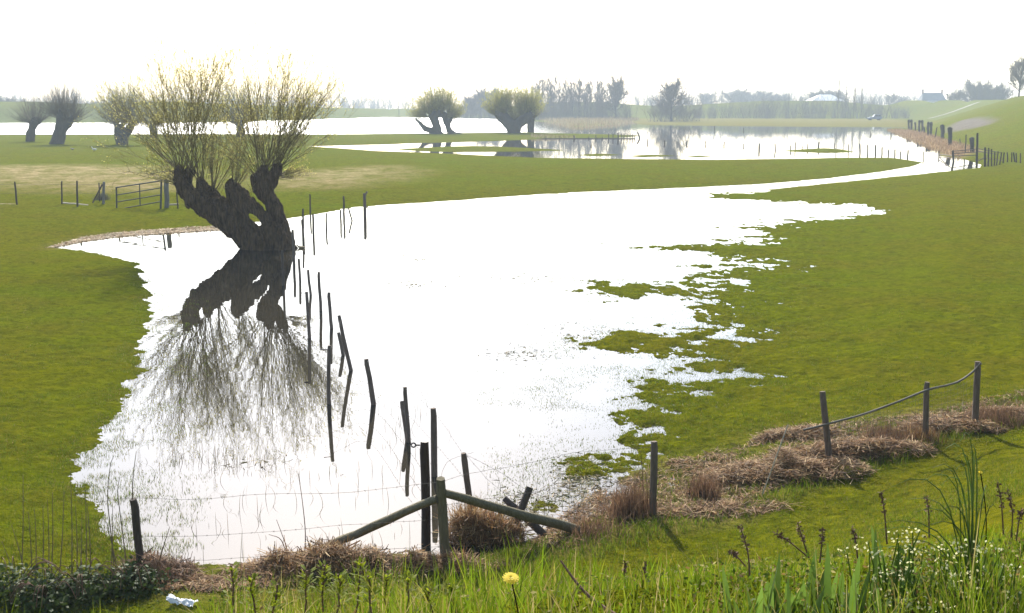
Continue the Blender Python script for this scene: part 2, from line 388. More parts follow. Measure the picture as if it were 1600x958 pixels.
def ground_mat():
    m = bpy.data.materials.new('meadow_ground'); m.use_nodes = True; t = m.node_tree; b = t.nodes['Principled BSDF']; N = t.nodes.new; L = t.links.new
    b.inputs['Roughness'].default_value = 1.0; b.inputs['Specular IOR Level'].default_value = 0.0
    geo = N('ShaderNodeNewGeometry'); sep = N('ShaderNodeSeparateXYZ'); L(geo.outputs['Position'], sep.inputs[0])
    def noise(sc, det=4, ro=0.6, st=(1, 1, 1)):
        mp = N('ShaderNodeMapping'); mp.inputs['Scale'].default_value = st; L(geo.outputs['Position'], mp.inputs[0])
        n = N('ShaderNodeTexNoise'); n.inputs['Scale'].default_value = sc; n.inputs['Detail'].default_value = det; n.inputs['Roughness'].default_value = ro
        L(mp.outputs[0], n.inputs['Vector']); return n.outputs[0]
    def rng_(v, a, b_, c=0., d=1.):
        r = N('ShaderNodeMapRange'); r.inputs[1].default_value = a; r.inputs[2].default_value = b_; r.inputs[3].default_value = c; r.inputs[4].default_value = d
        L(v, r.inputs[0]); return r.outputs[0]
    def mix(f, a, b_, bl='MIX'):
        x = N('ShaderNodeMix'); x.data_type = 'RGBA'; x.blend_type = bl
        for k, v in ((0, f), (6, a), (7, b_)):
            if isinstance(v, tuple): x.inputs[k].default_value = (*v, 1)
            elif isinstance(v, float): x.inputs[k].default_value = v
            else: L(v, x.inputs[k])
        return x.outputs[2]
    def math_(op, a, b_):
        x = N('ShaderNodeMath'); x.operation = op
        for k, v in ((0, a), (1, b_)):
            if isinstance(v, float): x.inputs[k].default_value = v
            else: L(v, x.inputs[k])
        return x.outputs[0]
    big = noise(0.05, 3); mid = noise(0.45, 5, 0.65); fine = noise(5.0, 6, 0.7); tiny = noise(22.0, 4, 0.7)
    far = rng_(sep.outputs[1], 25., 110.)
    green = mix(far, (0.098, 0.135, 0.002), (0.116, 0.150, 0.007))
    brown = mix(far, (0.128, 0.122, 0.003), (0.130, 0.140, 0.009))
    c = mix(rng_(big, 0.34, 0.60), green, brown)
    c = mix(rng_(mid, 0.42, 0.72, 0., 0.7), c, (0.125, 0.100, 0.010))
    c = mix(rng_(noise(2.2, 2, 0.5, (1, .8, 1)), 0.68, 0.74, 0., 0.7), c, (0.030, 0.034, 0.004))
    c = mix(rng_(noise(1.6, 6, 0.75), 0.48, 0.70, 0., 0.75), c, (0.048, 0.060, 0.004))
    c = mix(rng_(fine, 0.36, 0.60, 0.7, 0.0), c, (0.045, 0.055, 0.003))
    c = mix(rng_(tiny, 0.5, 0.8, 0., 0.35), c, (0.17, 0.17, 0.025))
    va = N('ShaderNodeVertexColor'); va.layer_name = 'Col'; sc = N('ShaderNodeSeparateColor'); L(va.outputs[0], sc.inputs[0])
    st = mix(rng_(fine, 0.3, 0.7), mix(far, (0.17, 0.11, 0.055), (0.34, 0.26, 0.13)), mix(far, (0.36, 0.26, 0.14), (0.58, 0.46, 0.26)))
    st = mix(rng_(tiny, 0.4, 0.7, 0., 0.7), st, (0.13, 0.085, 0.045))
    fs = math_('MULTIPLY', sc.outputs[0], rng_(noise(1.1, 6, 0.7, (0.6, 1.6, 1)), 0.3, 0.6, 0.35, 1.0))
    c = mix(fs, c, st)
    c = mix(sc.outputs[1], c, mix(rng_(mid, 0.3, 0.7), (0.12, 0.105, 0.085), (0.17, 0.15, 0.12)))
    c = mix(sc.outputs[2], c, mix(rng_(noise(0.8, 5), 0.3, 0.7), (0.20, 0.135, 0.07), (0.30, 0.21, 0.115)))
    wet = rng_(sep.outputs[2], -0.05, 0.04, 0.3, 0.0)
    c = mix(wet, c, (0.035, 0.04, 0.012))
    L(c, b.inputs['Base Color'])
    hsum = math_('ADD', math_('ADD', fine, math_('MULTIPLY', tiny, 0.35)), math_('MULTIPLY', noise(1.9, 5, 0.65), 1.6))
    bp = N('ShaderNodeBump'); bp.inputs['Strength'].default_value = 0.9; bp.inputs['Distance'].default_value = 0.16
    L(hsum, bp.inputs['Height']); L(bp.outputs[0], b.inputs['Normal'])
    return m
ground = gm.build('meadow', ground_mat(), color=True); tag(ground, kind='structure')

# ------------------------------------------------------------------ flood water
def water_mat():
    m = bpy.data.materials.new('flood_water'); m.use_nodes = True; t = m.node_tree; N = t.nodes.new; L = t.links.new
    t.nodes.remove(t.nodes['Principled BSDF']); out = t.nodes['Material Output']
    df = N('ShaderNodeBsdfDiffuse'); df.inputs[0].default_value = (0.028, 0.024, 0.016, 1)
    gl = N('ShaderNodeBsdfGlossy'); gl.inputs['Roughness'].default_value = 0.0; gl.inputs[0].default_value = (1, 1, 1, 1)
    fr = N('ShaderNodeFresnel'); fr.inputs[0].default_value = WATER_IOR
    geo = N('ShaderNodeNewGeometry')
    n = N('ShaderNodeTexNoise'); n.inputs['Scale'].default_value = 0.9; n.inputs['Detail'].default_value = 3; L(geo.outputs['Position'], n.inputs['Vector'])
    bp = N('ShaderNodeBump'); bp.inputs['Strength'].default_value = 0.05; bp.inputs['Distance'].default_value = 0.06; L(n.outputs[0], bp.inputs['Height'])
    sx = N('ShaderNodeSeparateXYZ'); L(geo.outputs['Position'], sx.inputs[0])
    def mr(v, a, b_, c, d):
        r = N('ShaderNodeMapRange'); r.interpolation_type = 'SMOOTHSTEP'
        for k, q in enumerate((a, b_, c, d)): r.inputs[k + 1].default_value = q
        L(v, r.inputs[0]); return r.outputs[0]
    def mul(a, b_):
        r = N('ShaderNodeMath'); r.operation = 'MULTIPLY'; L(a, r.inputs[0]); L(b_, r.inputs[1]); return r.outputs[0]
    wind = mul(mr(sx.outputs[1], 195, 235, 0, 1), mr(sx.outputs[0], 18, -8, 0, 1))
    n2 = N('ShaderNodeTexNoise'); n2.inputs['Scale'].default_value = 1.6; n2.inputs['Detail'].default_value = 2; L(geo.outputs['Position'], n2.inputs['Vector'])
    b2 = N('ShaderNodeBump'); b2.inputs['Distance'].default_value = 0.16; L(n2.outputs[0], b2.inputs['Height']); L(wind, b2.inputs['Strength']); L(bp.outputs[0], b2.inputs['Normal'])
    L(b2.outputs[0], gl.inputs['Normal']); L(bp.outputs[0], fr.inputs['Normal']); L(mr(wind, 0, 1, 0.0, 0.22), gl.inputs['Roughness'])
    ms_ = N('ShaderNodeMixShader'); L(fr.outputs[0], ms_.inputs[0]); L(df.outputs[0], ms_.inputs[1]); L(gl.outputs[0], ms_.inputs[2]); L(ms_.outputs[0], out.inputs[0])
    return m
WATER_IOR = 1.75
wm = MB(); wm.add([(-700, 8, 0), (700, 8, 0), (700, 780, 0), (-700, 780, 0)], [(0, 1, 2, 3)])
water = wm.build('flood_water', water_mat(), smooth=False); tag(water, kind='structure')

# ------------------------------------------------------------------ organic solids: smooth union of tapered limbs, meshed with surface nets
def limbs_field(G, caps, k):
    d = np.full(G.shape[:-1], 9.0)
    for a, b, ra, rb in caps:
        a = np.asarray(a); b = np.asarray(b); e = b - a
        t = np.clip(((G - a) @ e) / max(e @ e, 1e-9), 0, 1)
        dd = np.linalg.norm(G - a - t[..., None] * e, axis=-1) - (ra + t * (rb - ra))
        h = np.clip(0.5 + 0.5 * (d - dd) / k, 0, 1); d = d + (dd - d) * h - k * h * (1 - h)
    return d
def surface_nets(f, org, h):
    s = f < 0
    nx, ny, nz = f.shape
    acc = np.zeros((nx - 1, ny - 1, nz - 1, 3)); cnt = np.zeros((nx - 1, ny - 1, nz - 1))
    cor = [(0,0,0),(1,0,0),(0,1,0),(1,1,0),(0,0,1),(1,0,1),(0,1,1),(1,1,1)]
    sl = lambda A, c: A[c[0]:nx - 1 + c[0], c[1]:ny - 1 + c[1], c[2]:nz - 1 + c[2]]
    for p in range(8):
        for q in range(p + 1, 8):
            a, b = cor[p], cor[q]
            if sum(abs(x - y) for x, y in zip(a, b)) != 1: continue
            fa, fb = sl(f, a), sl(f, b); m = (fa < 0) != (fb < 0)
            t = np.where(m, fa / np.where(m, fa - fb, 1), 0)
            pt = np.array(a) + t[..., None] * (np.array(b) - np.array(a))
            acc += np.where(m[..., None], pt, 0); cnt += m
    act = cnt > 0; idx = np.full(act.shape, -1); idx[act] = np.arange(act.sum())
    I = np.argwhere(act); V = (I + acc[act] / cnt[act][:, None]) * h + org
    Q = []
    for ax in range(3):
        o1, o2 = [x for x in range(3) if x != ax]
        A = np.moveaxis(s, ax, 0); cross = A[:-1] != A[1:]; frm = A[:-1]
        cr = np.moveaxis(cross, 0, ax); fr_ = np.moveaxis(frm, 0, ax)
        E = np.argwhere(cr)
        E = E[(E[:, o1] > 0) & (E[:, o2] > 0) & (E[:, o1] < f.shape[o1] - 1) & (E[:, o2] < f.shape[o2] - 1)]
        def at(d1, d2):
            J = E.copy(); J[:, o1] += d1; J[:, o2] += d2; return idx[J[:, 0], J[:, 1], J[:, 2]]
        q = np.stack([at(-1, -1), at(0, -1), at(0, 0), at(-1, 0)], 1)
        ins = fr_[E[:, 0], E[:, 1], E[:, 2]]
        flip = ins if ax != 1 else ~ins
        q[~flip] = q[~flip][:, ::-1]; Q.append(q)
    Q = np.concatenate(Q); return V, Q[(Q >= 0).all(1)]
def organic(caps, h, k, rough=0.0, rs=(5, 5, 1.5), carve=(), pad=0.15, sd=0):
    pts = np.array([p for c in caps for p in c[:2]]); r = max(max(c[2], c[3]) for c in caps) + pad
    lo = pts.min(0) - r; hi = pts.max(0) + r; n = np.ceil((hi - lo) / h).astype(int) + 1
    G = np.stack(np.meshgrid(*[lo[q] + h * np.arange(n[q]) for q in range(3)], indexing='ij'), -1)
    d = limbs_field(G, caps, k)
    m = np.abs(d) < 3 * h + rough * 2
    if rough:
        g = G[m]
        nz_ = (vn3(g[:, 0] * rs[0], g[:, 1] * rs[1], g[:, 2] * rs[2], 5 + sd) - .5) * 1.2 + (vn3(g[:, 0] * rs[0] * 2.7, g[:, 1] * rs[1] * 2.7, g[:, 2] * rs[2] * 2.2, 9 + sd) - .5) * 0.7
        d[m] += rough * nz_
    for c in carve:
        dd = limbs_field(G, [c], 0.01); d = np.maximum(d, -dd)
    return surface_nets(d, lo, h)
def limb_chain(pts):            # [(xyz, r), ...] -> capsules
    return [(pts[q][0], pts[q + 1][0], pts[q][1], pts[q + 1][1]) for q in range(len(pts) - 1)]

# ------------------------------------------------------------------ willow crowns
def crown(heads, twig_m, bud_m, parent, g, sides=3, bud=0.03, nb=60, nsub=12, rad=0.03, sub_len=0.35, curve=0.5, seg=8, buds_per=2, tip_m=None, third=0):
    """heads: (centre, head radius, shoots, azimuth list or None, spread deg, length, lean xyz)"""
    tw = MB(); BP = []
    for c, hr, n, lo_a, hi_a, ln, side in heads:
        c = np.asarray(c)
        for _ in range(n):
            u = g.uniform(); a = math.radians(lo_a + (hi_a - lo_a) * u); dp = math.radians(g.normal(0, 24))
            d = np.array([math.sin(a), math.sin(dp) * math.cos(a * 0.6), math.cos(a) * math.cos(dp)]); d /= np.linalg.norm(d)
            L_ = ln * g.uniform(0.62, 1.06) * (1 - 0.28 * abs(math.sin(a)) ** 2)
            if g.uniform() < 0.22: L_ *= 0.55
            st = c + d * hr * g.uniform(0.2, 0.9) + g.normal(0, hr * 0.3, 3)
            t = np.linspace(0, 1, seg)[:, None]
            upv = np.array([0, 0, 1.0]) - d * d[2]
            wob = np.cumsum(g.normal(0, 0.018 * L_ , (seg, 3)), 0) * t
            p = st + d * L_ * t + upv * (curve * L_ * 0.45 * t ** 2) + np.array(side) * t * L_ + wob
            r0 = rad * g.uniform(0.55, 1.25)
            tw.tube(p, r0 * (1 - 0.88 * t[:, 0]), max(sides, 3), cap=False)
            m = g.integers(int(nsub * 0.7), nsub + 2)
            for q in range(m):
                f = g.uniform(0.18, 0.97); ii = f * (seg - 1); k0 = min(int(ii), seg - 2); b = p[k0] + (p[k0 + 1] - p[k0]) * (ii - k0)
                td = p[k0 + 1] - p[k0]; td /= np.linalg.norm(td)
                sd_ = g.normal(0, 1, 3); sd_ -= td * (sd_ @ td); sd_ /= np.linalg.norm(sd_) + 1e-9
                sl_ = L_ * sub_len * g.uniform(0.35, 1.0) * (1.1 - 0.75 * f)
                dd = td + sd_ * g.uniform(0.35, 1.05) + np.array([0, 0, 0.25]); dd /= np.linalg.norm(dd)
                tt = np.linspace(0, 1, 4)[:, None]
                sp = b + dd * sl_ * tt + np.array([0, 0, 1]) * sl_ * 0.12 * tt ** 2 + np.cumsum(g.normal(0, 0.03 * sl_, (4, 3)), 0) * tt
                tw.tube(sp, r0 * (1 - 0.85 * f) * 0.62 * (1 - 0.8 * tt[:, 0]) + 0.002, 3, cap=False, mi=1)
                for _3 in range(third):
                    f3 = g.uniform(.25, .95) * 3; k3 = min(int(f3), 2); b3 = sp[k3] + (sp[k3 + 1] - sp[k3]) * (f3 - k3); d3 = dd + g.normal(0, .5, 3) + np.array([0, 0, .2]); d3 /= np.linalg.norm(d3); l3 = sl_ * g.uniform(.25, .5)
                    tw.tube(np.stack([b3, b3 + d3 * l3 * .5 + g.normal(0, .02 * l3, 3), b3 + d3 * l3]), [.0055, .004, .002], 3, cap=False, mi=1); BP.append(b3 + d3 * l3 * g.uniform(.3, 1.05, (3, 1)))
                nn = buds_per; ff = g.uniform(0.2, 1.05, nn)[:, None]
                BP.append(b + dd * sl_ * ff + g.normal(0, sl_ * 0.05, (nn, 3)))
            ff = g.uniform(0.45, 1.0, max(2, nb // 10)); kk = np.minimum((ff * (seg - 1)).astype(int), seg - 2)
            BP.append(p[kk] + (p[kk + 1] - p[kk]) * ((ff * (seg - 1)) - kk)[:, None] + g.normal(0, 0.03, (len(kk), 3)))
    cr = tw.build('crown', [twig_m, tip_m or twig_m], parent)
    if bud:
        B = np.concatenate(BP); n = len(B); zmin, zmax = B[:, 2].min(), B[:, 2].max()
        keep = g.uniform(size=n) < np.clip(0.12 + 1.35 * (B[:, 2] - zmin) / (zmax - zmin), 0, 1); B = B[keep]; n = len(B)
        a = g.normal(0, 1, (n, 3)); a[:, 2] = abs(a[:, 2]) + 0.4; a /= np.linalg.norm(a, axis=1)[:, None]; b = np.cross(a, g.normal(0, 1, (n, 3))); b /= np.linalg.norm(b, axis=1)[:, None]
        sz = bud * g.uniform(0.6, 1.4, (n, 1))
        Vb = np.stack([B, B + a * sz + b * sz * 0.35, B + a * sz * 2.0, B + a * sz - b * sz * 0.35], 1).reshape(-1, 3)
        lb = MB(); lb.add(Vb, np.arange(4 * n).reshape(-1, 4)); o = lb.build('leaf_buds', bud_m, cr)
        tag(o, kind='stuff')
    return cr

# ------------------------------------------------------------------ the big willow standing in the flood
YW = plane(412, 388)[1]
def wpt(x, y, dy=0.0): return vpl(x, y, YW + dy)
SW = ppm(YW, 1.5)
def chain_px(lst, f=None, s=None):
    f = f or wpt; s = s or SW
    return limb_chain([(f(x, y, dy), r / s) for x, y, dy, r in lst])
def big_willow():
    t = empty('pollard_willow', plane(415, 388), 'huge old pollard willow leaning from the flood water, hollow trunk split into two limbs', 'tree')
    org = np.array(t.location)
    caps = []
    caps += chain_px([(428,406,0,28),(410,386,0,32),(384,360,0,27),(352,340,-.1,22),(326,324,-.1,20),(305,310,-.15,18),(291,296,-.15,14),(281,280,-.15,12),(279,266,-.15,9)])
    caps += chain_px([(289,296,-.1,13),(294,280,.1,9),(297,268,.1,7)])
    caps += chain_px([(336,326,.1,18),(322,306,.1,14),(316,292,.1,12),(314,284,.1,9)])
    caps += chain_px([(352,330,.1,15),(338,312,.2,10),(331,302,.2,7)])
    caps += chain_px([(438,388,-.2,22),(425,360,-.25,17),(407,338,-.3,13),(388,318,-.3,13),(371,300,-.3,12),(360,291,-.3,11)])
    caps += chain_px([(345,318,-.15,12),(366,330,-.1,17),(396,360,-.1,20)])
    caps += chain_px([(440,390,-.2,20),(424,368,-.25,18),(404,349,-.3,16),(385,326,-.3,16),(368,306,-.3,13.5),(359,292,-.3,10.5)])
    caps += chain_px([(438,402,.2,22),(449,380,.2,14),(440,352,.2,13),(430,328,.2,12),(419,308,.2,11.5),(410,293,.2,15.5),(405,280,.15,14.5)])
    caps += chain_px([(412,300,.2,12),(420,284,.2,13),(428,272,.2,11),(434,262,.2,8)])
    caps += chain_px([(404,282,.15,13),(412,270,.15,10),(414,262,.15,8)])
    caps += chain_px([(446,378,.0,12),(455,394,0,12),(456,402,0,12)])
    carve = [(wpt(x, y, -1.6), wpt(x, y, 1.6), r / SW, r / SW) for x, y, r in [(391,336,2.6),(394,339,4.2),(398,342,4.4),(402,346,4.0),(405,350,3.0)]]
    caps = [(a, b, ra * 0.93 - 0.015, rb * 0.93 - 0.015) for a, b, ra, rb in caps]
    V_, Q_ = organic(caps, 0.03, 0.06, 0.15, (6.0, 6.0, 1.5), carve)
    m = MB(); m.add(V_ - org, Q_); tr = m.build('trunk', M['bark'], t)
    m = MB(); g = np.random.default_rng(3)
    for x, y, ax, ay in [(364,312,1,-.2),(330,330,-.6,-.5),(300,318,-.9,.1),(345,300,.2,.8),(388,300,.4,.7),(318,310,-.2,-.7)]:
        for _ in range(7):
            st = wpt(x + g.normal(0, 6), y + g.normal(0, 4), -.35); d = np.array([ax + g.normal(0, .5), -.3 + g.normal(0, .3), ay * 0.5 + g.normal(0, .4) + .2]); L_ = g.uniform(.3, .8)
            tt = np.linspace(0, 1, 5)[:, None]; m.tube(st + d * L_ * tt + np.cumsum(g.normal(0, .03, (5, 3)), 0) - org, .012 * (1.1 - tt[:, 0]), 3, cap=False)
    tag(m.build('bare_twigs', M['twig'], tr), kind='stuff')
    g = np.random.default_rng(21)
    H = lambda x, y, dy: wpt(x, y, dy) - org
    crown([(H(281,268,-.15), .28, 36, -58, 26, 6.3, (0.03, 0, 0)), (H(297,270,.1), .22, 20, -24, 26, 7.1, (0, 0, 0)), (H(315,286,.1), .28, 26, -34, 30, 6.7, (-.04, 0, 0)),
           (H(288,290,-.1), .25, 14, -78, -40, 2.6, (0, 0, 0)), (H(333,302,.2), .18, 18, -6, 34, 3.6, (0, 0, 0))],
          M['twig'], M['bud'], t, g, 4, 0.028, 120, 16, 0.0150, 0.42, 0.20, 11, 5, tip_m=M['twig_tip'], third=3)
    crown([(H(404,278,.15), .30, 24, -54, 6, 6.0, (0, 0, 0)), (H(416,264,.2), .30, 44, -34, 46, 6.8, (0, 0, 0)), (H(433,262,.2), .26, 34, 6, 66, 5.1, (0, 0, 0)),
           (H(432,276,.2), .2, 16, 58, 96, 2.0, (0, 0, 0)), (H(366,296,-.2), .14, 16, -12, 42, 2.4, (0, 0, 0))],
          M['twig'], M['bud'], t, g, 4, 0.028, 120, 16, 0.0150, 0.42, 0.20, 11, 5, tip_m=M['twig_tip'], third=3)
    return t
big_willow()

# ------------------------------------------------------------------ pollard willows across the flood
def far_pollard(label, bx, by, trunk, heads, bud, seed, twigm='twig_far', nsub=9, rad=0.03, group='pollard willows on the far meadow'):
    """trunk: chains of (px, py, depth, radius px); heads: (px, py, n, lo, hi, length px)"""
    b0 = hit(bx, by); Y = b0[1]; s = ppm(Y, 2)
    t = empty('pollard_willow', b0, label, 'tree', group); org = np.array(b0)
    f = lambda x, y, dy=0: vpl(x, y, Y + dy)
    caps = []
    for ch in trunk: caps += chain_px(ch, f, s)
    V_, Q_ = organic(caps, 0.11, 0.3, 0.16, (1.6, 1.6, .7), sd=seed)
    m = MB(); m.add(V_ - org, Q_); m.build('trunk', M['bark_far'], t)
    g = np.random.default_rng(seed)
    hs = [(f(x, y + 4) - org, 0.55, int(n * 1.5), lo - 12, hi + 12, (L_ + 6) / s, (0, 0, 0)) for x, y, n, lo, hi, L_ in heads]
    crown(hs, M[twigm], M['bud_far'], t, g, 3, bud * .55, 40, nsub, rad, 0.34, 0.5, 6, 5)
    return t
far_pollard('small bare pollard willow leaning right, leftmost of all, at the edge of the far meadow', 47, 221, [[(47,223,0,6.5),(48,208,0,6),(51,196,0,5.5),(55,189,0,6)],[(52,192,0,5),(60,188,0,5)]],
            [(50,188,55,-72,10,46),(58,188,60,-20,60,42)], 0, 31)
far_pollard('stout bare brownish pollard willow with forked head, second from the left on the far meadow', 88, 225, [[(88,227,0,11),(92,212,0,9),(95,198,0,8),(97,184,0,8),(94,176,0,5)],[(96,206,0,6),(106,195,0,5.5),(113,185,0,5)]],
            [(94,180,85,-62,10,62),(104,182,70,-22,30,58),(112,184,60,10,70,48)], 0, 32)
far_pollard('yellowish pollard willow with thick holed trunk, just left of the big willow', 191, 226, [[(191,228,0,9),(190,214,0,9.5),(186,203,0,8),(182,196,0,4)],[(193,212,0,7),(201,204,0,5),(205,195,0,5)],[(186,202,0,5),(193,193,0,3)]],
            [(184,192,70,-60,8,64),(195,191,70,-24,24,68),(205,192,70,-10,62,60)], 0.13, 33, 'twig_far')
far_pollard('dim yellowish pollard willow seen through the left crown of the big willow', 240, 215, [[(240,217,0,6),(240,205,0,5),(238,196,0,5)]], [(236,194,50,-60,10,52),(244,194,50,-10,60,52)], 0.15, 34)
far_pollard('round yellowish pollard willow seen through the right crown of the big willow', 376, 214, [[(376,216,0,7),(376,204,0,6),(374,192,0,6)]], [(370,190,70,-60,10,62),(382,190,70,-10,60,60)], 0.16, 35)
far_pollard('leaning pollard willow with fallen curved limbs and dense yellowish crown, on the far grass strip', 684, 209,
            [[(684,211,0,7),(683,200,0,6),(680,190,0,6),(676,182,0,6),(683,176,0,8)],[(690,210,0,4),(676,205,0,5),(664,201,0,4),(657,193,0,3),(650,187,0,2)],
             [(694,180,0,5),(698,192,0,4),(702,204,0,4),(708,209,0,4),(721,210,0,2)],[(700,194,0,3),(704,187,0,2.5),(708,180,0,1.5)]],
            [(676,178,110,-46,14,40),(688,175,120,-22,32,38),(668,180,50,-80,-30,30),(698,180,60,20,76,34),(653,187,35,-50,20,32),(707,182,35,-10,60,30)], 0.19, 36, 'twig_green', 10, 0.035)
far_pollard('two headed pollard willow with broad forked trunk and dense crown, beside the far lake', 803, 208,
            [[(803,211,0,10),(803,200,0,11),(794,191,0,9),(783,183,0,7),(776,178,0,5)],[(803,198,0,9),(812,191,0,8),(823,184,0,8),(830,177,0,6)],[(795,190,0,7),(790,180,0,5)]],
            [(780,178,110,-58,14,38),(790,176,100,-26,18,40),(803,184,80,-30,30,44),(815,178,100,-20,26,40),(826,177,100,-8,50,38)], 0.19, 37, 'twig_green', 10, 0.035)
far_pollard('straight stubby pollard willow close behind the right side of the two headed one', 829, 207, [[(829,210,0,5.5),(829,198,0,5),(830,187,0,5.5)]], [(829,184,90,-40,56,40)], 0.17, 38, 'twig_far', 9)

# ------------------------------------------------------------------ bare trees and thickets on the horizon
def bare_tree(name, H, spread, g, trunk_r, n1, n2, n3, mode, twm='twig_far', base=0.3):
    """trunk + crown of a leafless tree of height H; mode 'round' | 'tall' | 'bush'"""
    tr = MB(); tw = MB()
    hx = g.normal(0, .03 * H, 2)
    top = np.array([hx[0], hx[1], H * (0.97 if mode == 'tall' else 0.72)])
    tt = np.linspace(0, 1, 7)[:, None]
    pt = top * tt + np.cumsum(g.normal(0, .008 * H, (7, 3)), 0) * tt; pt[0] = (0, 0, -0.5)
    if mode != 'bush': tr.tube(pt, trunk_r * (1 - 0.85 * tt[:, 0]), 6)
    def grow(st, d, L_, r, lev):
        k = 4 if lev else 5
        tq = np.linspace(0, 1, k)[:, None]
        p = st + d * L_ * tq + np.array([0, 0, 1]) * 0.16 * L_ * tq ** 2 + np.cumsum(g.normal(0, .035 * L_, (k, 3)), 0) * tq
        tw.tube(p, r * (1 - 0.75 * tq[:, 0]), 3, cap=False)
        if lev < 2:
            for _ in range(n2 if lev == 0 else n3):
                f = g.uniform(.25, 1) * (k - 1); k0 = min(int(f), k - 2); b = p[k0] + (p[k0 + 1] - p[k0]) * (f - k0)
                s_ = g.normal(0, 1, 3); dd = d + s_ * .55 + np.array([0, 0, .22]); dd /= np.linalg.norm(dd)
                grow(b, dd, L_ * g.uniform(.3, .55), r * .55, lev + 1)
    for q in range(n1):
        if mode == 'bush':
            st = np.array([g.normal(0, spread * .3), g.normal(0, spread * .3), 0]); a = g.uniform(0, 6.28); e = g.uniform(.5, 1.45)
            L_ = H * g.uniform(.45, .95)
        else:
            f = g.uniform(base, 1) ** 0.9; ff = f * 6; k0 = min(int(ff), 5); st = pt[k0] + (pt[k0 + 1] - pt[k0]) * (ff - k0)
            a = g.uniform(0, 6.28); e = g.uniform(.25, 1.0) if mode == 'round' else g.uniform(.75, 1.3)
            L_ = spread * g.uniform(.6, 1.05) * (1.15 - .55 * f) if mode == 'round' else spread * g.uniform(.5, 1) * (1.25 - .75 * f)
        d = np.array([math.cos(a) * math.cos(e), math.sin(a) * math.cos(e), math.sin(e)])
        grow(st, d, L_, trunk_r * .34 + .02, 0)
    root = empty(name, (0, 0, 0), None, None)
    if mode != 'bush': tr.build('trunk', M['bark_far'], root)
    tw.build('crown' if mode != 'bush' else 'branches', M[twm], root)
    return root
gt = np.random.default_rng(77)
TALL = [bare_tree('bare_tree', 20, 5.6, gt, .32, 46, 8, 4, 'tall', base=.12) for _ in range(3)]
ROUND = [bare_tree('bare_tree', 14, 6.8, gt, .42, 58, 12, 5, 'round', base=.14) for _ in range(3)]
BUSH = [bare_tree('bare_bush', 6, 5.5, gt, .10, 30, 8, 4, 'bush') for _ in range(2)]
used = set()
def place(proto, px, py_base, py_top, Y, label, cat, group=None, wide=1.0, hnat=20.0, rz=0.0):
    b = vpl(px, py_base, Y); zt = vpl(px, py_top, Y)[2]
    z0 = min(hgt(b[0], b[1])[0], b[2]) if py_base > 165 else b[2]
    z0 = hgt(b[0], b[1])[0]
    sc_ = (zt - z0) / hnat
    if id(proto) not in used: o = proto; used.add(id(proto))
    else: o = dup(proto)
    o.location = (b[0], b[1], z0 - .05); o.rotation_euler = (0, 0, rz); o.scale = (sc_ * wide, sc_ * wide, sc_)
    tag(o, label, cat, group); return o
# row of tall slender trees behind the reed bed
gr_ = np.random.default_rng(5)
xs = np.linspace(832, 942, 20)
for q, x in enumerate(xs):
    place(TALL[q % 3], x + gr_.normal(0, 2.0), 186, 127 + gr_.uniform(-3, 6) + (6 if q < 2 else 0), 470 + gr_.uniform(-12, 12),
          f'tall slender bare tree, {ORD[q]} from the left in the hazy row behind the reeds', 'tree', 'tall bare trees in the row behind the reeds', gr_.uniform(.85, 1.2), 20, gr_.uniform(0, 6))
place(ROUND[1], 962, 187, 122, 455, 'big dense rounded bare tree at the right end of the tall hazy row', 'tree', None, .78, 13.2, .6)
place(ROUND[0], 1049, 187, 127, 400, 'spreading bare tree above a tangle of bushes, right of the tall row', 'tree', None, .95, 13.2, 2.1)
for q, (x, tp) in enumerate([(1030,158),(1046,154),(1064,155),(1080,160)]):
    place(BUSH[q % 2], x, 188, tp, 398 + 2 * q, f'hazy grey bush, {ORD[q]} from the left under the spreading bare tree', 'bush', 'bushes under the spreading bare tree', 1.15, 6.5, q * 1.3)
for q, (x, tp, wd_) in enumerate([(735,152,1),(752,142,1),(768,140,1.1),(742,150,1.2),(776,146,1)]):
    place(ROUND[q % 3], x, 186, tp, 520 + 10 * q, f'hazy bare tree, {ORD[q]} of the clump between the two yellowish willows', 'tree', 'hazy clump between the yellowish willows', wd_, 13.2, q * .9)
for q, (x, tp) in enumerate([(1102,146),(1118,139),(1127,138),(1143,143),(1158,140),(1176,146),(1192,142),(1209,147),(1222,148)]):
    place(ROUND[q % 3] if q not in (1, 2) else TALL[q % 3], x, 158, tp, 760 + 8 * q, f'pale hazy tree, {ORD[q]} from the left beyond the far dike', 'tree', 'hazy trees beyond the far dike', 1.5 if q not in (1, 2) else 1.0, 13.2 if q not in (1, 2) else 20, q)
for q, (x, tp, wd_) in enumerate([(1276,144,1.6),(1290,141,1.4),(1303,143,1.6)]):
    place(ROUND[q % 3], x, 158, tp, 720, f'dark hazy tree behind the pale barn roof, {ORD[q]} of three from the left', 'tree', 'trees behind the barn', wd_, 13.2, q * 2.0)
for q, (x, tp, wd_) in enumerate([(1392,148,1.4),(1412,153,1.4),(1494,143,1.2),(1519,128,1.05),(1536,130,1.0),(1552,134,1.1),(1568,136,1.0)]):
    Yq = 700 if q < 2 else 560 - 6 * q
    place(ROUND[q % 3], x, 158, tp, Yq, ['small hazy tree left of the house with two chimneys, nearer to the thicket','small hazy shrub like tree close to the left gable of the house',
      'rounded hazy tree right of the chimney house, beside the lone post','tall forked bare tree above the far dike where the track meets the crest','second forked bare tree, just right of where the track meets the crest',
      'bare tree with a dark nest, third above the track end','last bare tree of the clump above the grassy dike crest'][q], 'tree', 'bare trees along the dike', wd_, 13.2, q * 1.7)
place(ROUND[2], 1592, 150, 92, 325, 'tall bare tree cut by the right edge above the grassy dike', 'tree', None, .9, 13.2, 3.3)
